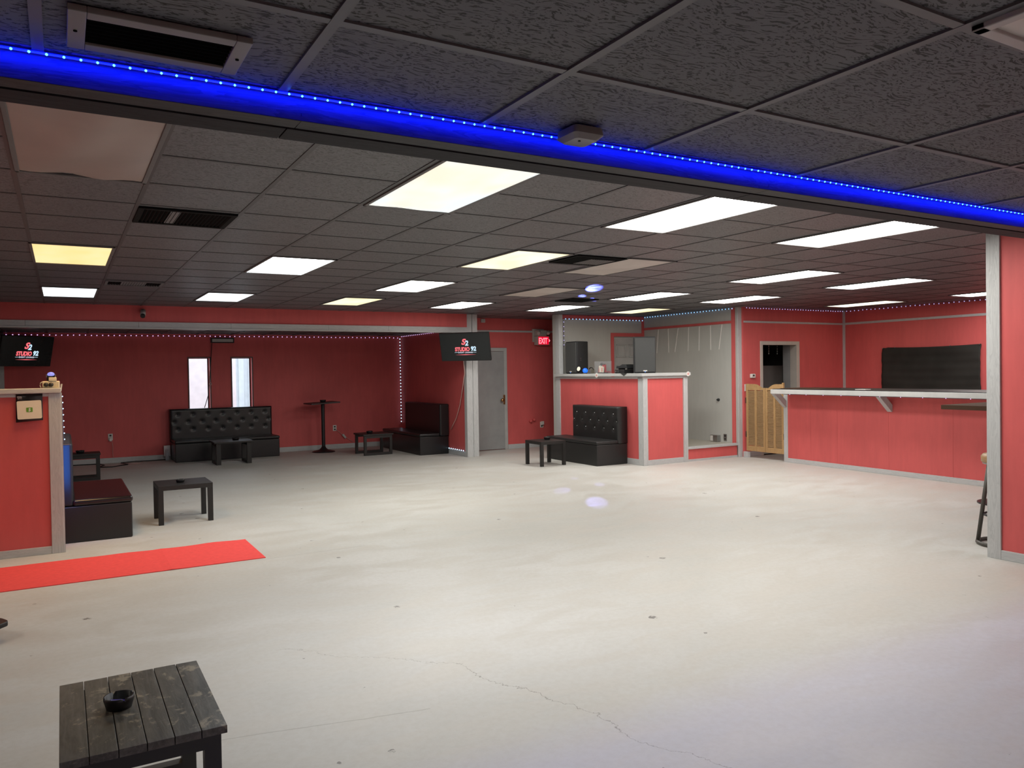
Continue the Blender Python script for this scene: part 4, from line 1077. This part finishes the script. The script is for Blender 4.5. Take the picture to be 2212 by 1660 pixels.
# dj gear
t = thing('mixer_deck', 'black audio deck on the booth ledge beside speaker', 'audio deck', (8.2, 10.42, zl))
box(8.13, 8.34, 10.30, 10.55, zl + .001, zl + .065).obj('body', 'blackmat', t, bevel=.008)
B().lathe([(.016, 0), (.016, -.008)], (8.13, 10.515, zl + .035), 16, 'x').obj('knob', 'steel', t)
B().lathe([(.02, 0), (.02, -.005)], (8.13, 10.455, zl + .036), 16, 'x').obj('dial', 'grille', t)
t = thing('disc_player', 'black curved audio player stacked above the black deck', 'audio player', (8.25, 10.42, zl + .066))
B().prism([(10.27, zl + .085), (10.57, zl + .085), (10.56, zl + .125), (10.47, zl + .13), (10.40, zl + .155), (10.30, zl + .15)], 'x', 8.17, 8.36).obj('body', 'cabinet', t, bevel=.006)
for y in (10.30, 10.53): box(8.20, 8.33, y - .01, y + .01, zl + .066, zl + .086).obj('foot', 'blackmat', t)
# round stickers on the ledge edge
def badge(label, loc, axis):
    t = thing('round_sticker', label, 'sticker', loc, 'round stickers on the ledge edge')
    B().lathe([(.040, 0), (.040, -.005), (.036, -.006)], loc, 28, axis).obj('disc', 'white', t)
    me = text_mesh('S2', .040, .001, .15, .0005)
    R = (FACE_Y if axis == 'y' else FACE_X)
    off = Vector((0, -.0065, -.014)) if axis == 'y' else Vector((-.0065, 0, -.014))
    B().mesh(me, Matrix.Translation(Vector(loc) + off) @ R).obj('sticker_logo', 'redprint', t)
badge('white round sticker on ledge edge below the acrylic box', (8.029, 10.93, 1.466), 'x')
badge('white round sticker at the right end of booth ledge', (9.01, 9.719, 1.472), 'y')

# ---------------------------------------------------------------- lights
def area(name, loc, size, rot, power, col):
    l = bpy.data.lights.new(name, 'AREA'); l.shape = 'RECTANGLE'; l.size, l.size_y = size; l.energy = power; l.color = col
    o = bpy.data.objects.new(name, l); C.objects.link(o); o.location = loc; o.rotation_euler = rot; return o
def spot(name, loc, to, power, col, ang, blend=.6, r=.01):
    l = bpy.data.lights.new(name, 'SPOT'); l.energy = power; l.color = col; l.spot_size = ang; l.spot_blend = blend; l.shadow_soft_size = r
    o = bpy.data.objects.new(name, l); C.objects.link(o); o.location = loc
    d = Vector(to) - Vector(loc); o.rotation_euler = d.to_track_quat('-Z', 'Y').to_euler(); return o
# the blue strip: tape light washing the beam face
area('blue_strip_lamp', (2.9, 2.018, HF - .010), (7.0, .012), (math.radians(60), 0, 0), 26, (.0, .006, 1.0))
# tubes in two of the fixtures throw their light straight down
for nm, x, y, pw, cl in (('fixture_tubes', 1.947, 4.058, 27, (.97, .97, 1.0)), ('fixture_tubes', .10, 7.65, 13, (1.0, .58, .24))):
    o = area(nm, (x, y, HC - .014), (.5, 1.1), (0, 0, 0), pw, cl); o.data.spread = math.radians(135)
area('strip_tail_lamp', (.012, 8.19, .80), (.02, .55), (math.radians(90), 0, 0), 2.2, (.02, .22, 1.0))
# party beams from the booth
q = (8.1, 11.45, zl + .16)
for to, p, a in (((6.02, 8.23, HC), 900, .06), ((6.45, 9.1, HC), 260, .04), ((6.8, 9.35, HC), 220, .03), ((7.1, 9.7, HC), 160, .03)):
    spot('party_beam', q, to, p, (.12, .15, 1.0), a)
for to, p, a in (((5.6, 8.42, 0), 90, .06), ((5.44, 7.44, 0), 150, .06), ((6.31, 8.56, 0), 70, .045), ((6.37, 9.25, 0), 50, .04)):
    spot('party_beam', q, to, p, (.35, .35, 1.0), a)

W = bpy.data.worlds.new('sky'); S.world = W; W.use_nodes = True
bg = W.node_tree.nodes['Background']; bg.inputs[0].default_value = (.80, .90, 1.0, 1); bg.inputs[1].default_value = 2.6

# ---------------------------------------------------------------- camera
yw, pt, rl = .524834, -.0168027, .0155123
f = Vector((math.sin(yw) * math.cos(pt), math.cos(yw) * math.cos(pt), math.sin(pt))); r = Vector((math.cos(yw), -math.sin(yw), 0)); d = f.cross(r)
r2 = math.cos(rl) * r + math.sin(rl) * d; d2 = -math.sin(rl) * r + math.cos(rl) * d
cam = bpy.data.cameras.new('camera'); co = bpy.data.objects.new('camera', cam); C.objects.link(co)
cam.sensor_fit = 'HORIZONTAL'; cam.sensor_width = 36; cam.lens = 36 * 1679.46 / 2212; cam.clip_start = .02; cam.clip_end = 100
mw = Matrix.Identity(4)
for i in range(3): mw[i][0] = r2[i]; mw[i][1] = -d2[i]; mw[i][2] = -f[i]; mw[i][3] = (0, 0, CZ)[i]
co.matrix_world = mw
S.camera = co
S.view_settings.view_transform = 'Standard'; S.view_settings.look = 'None'
S.view_settings.exposure = 0; S.view_settings.gamma = 1; S.view_settings.use_curve_mapping = False
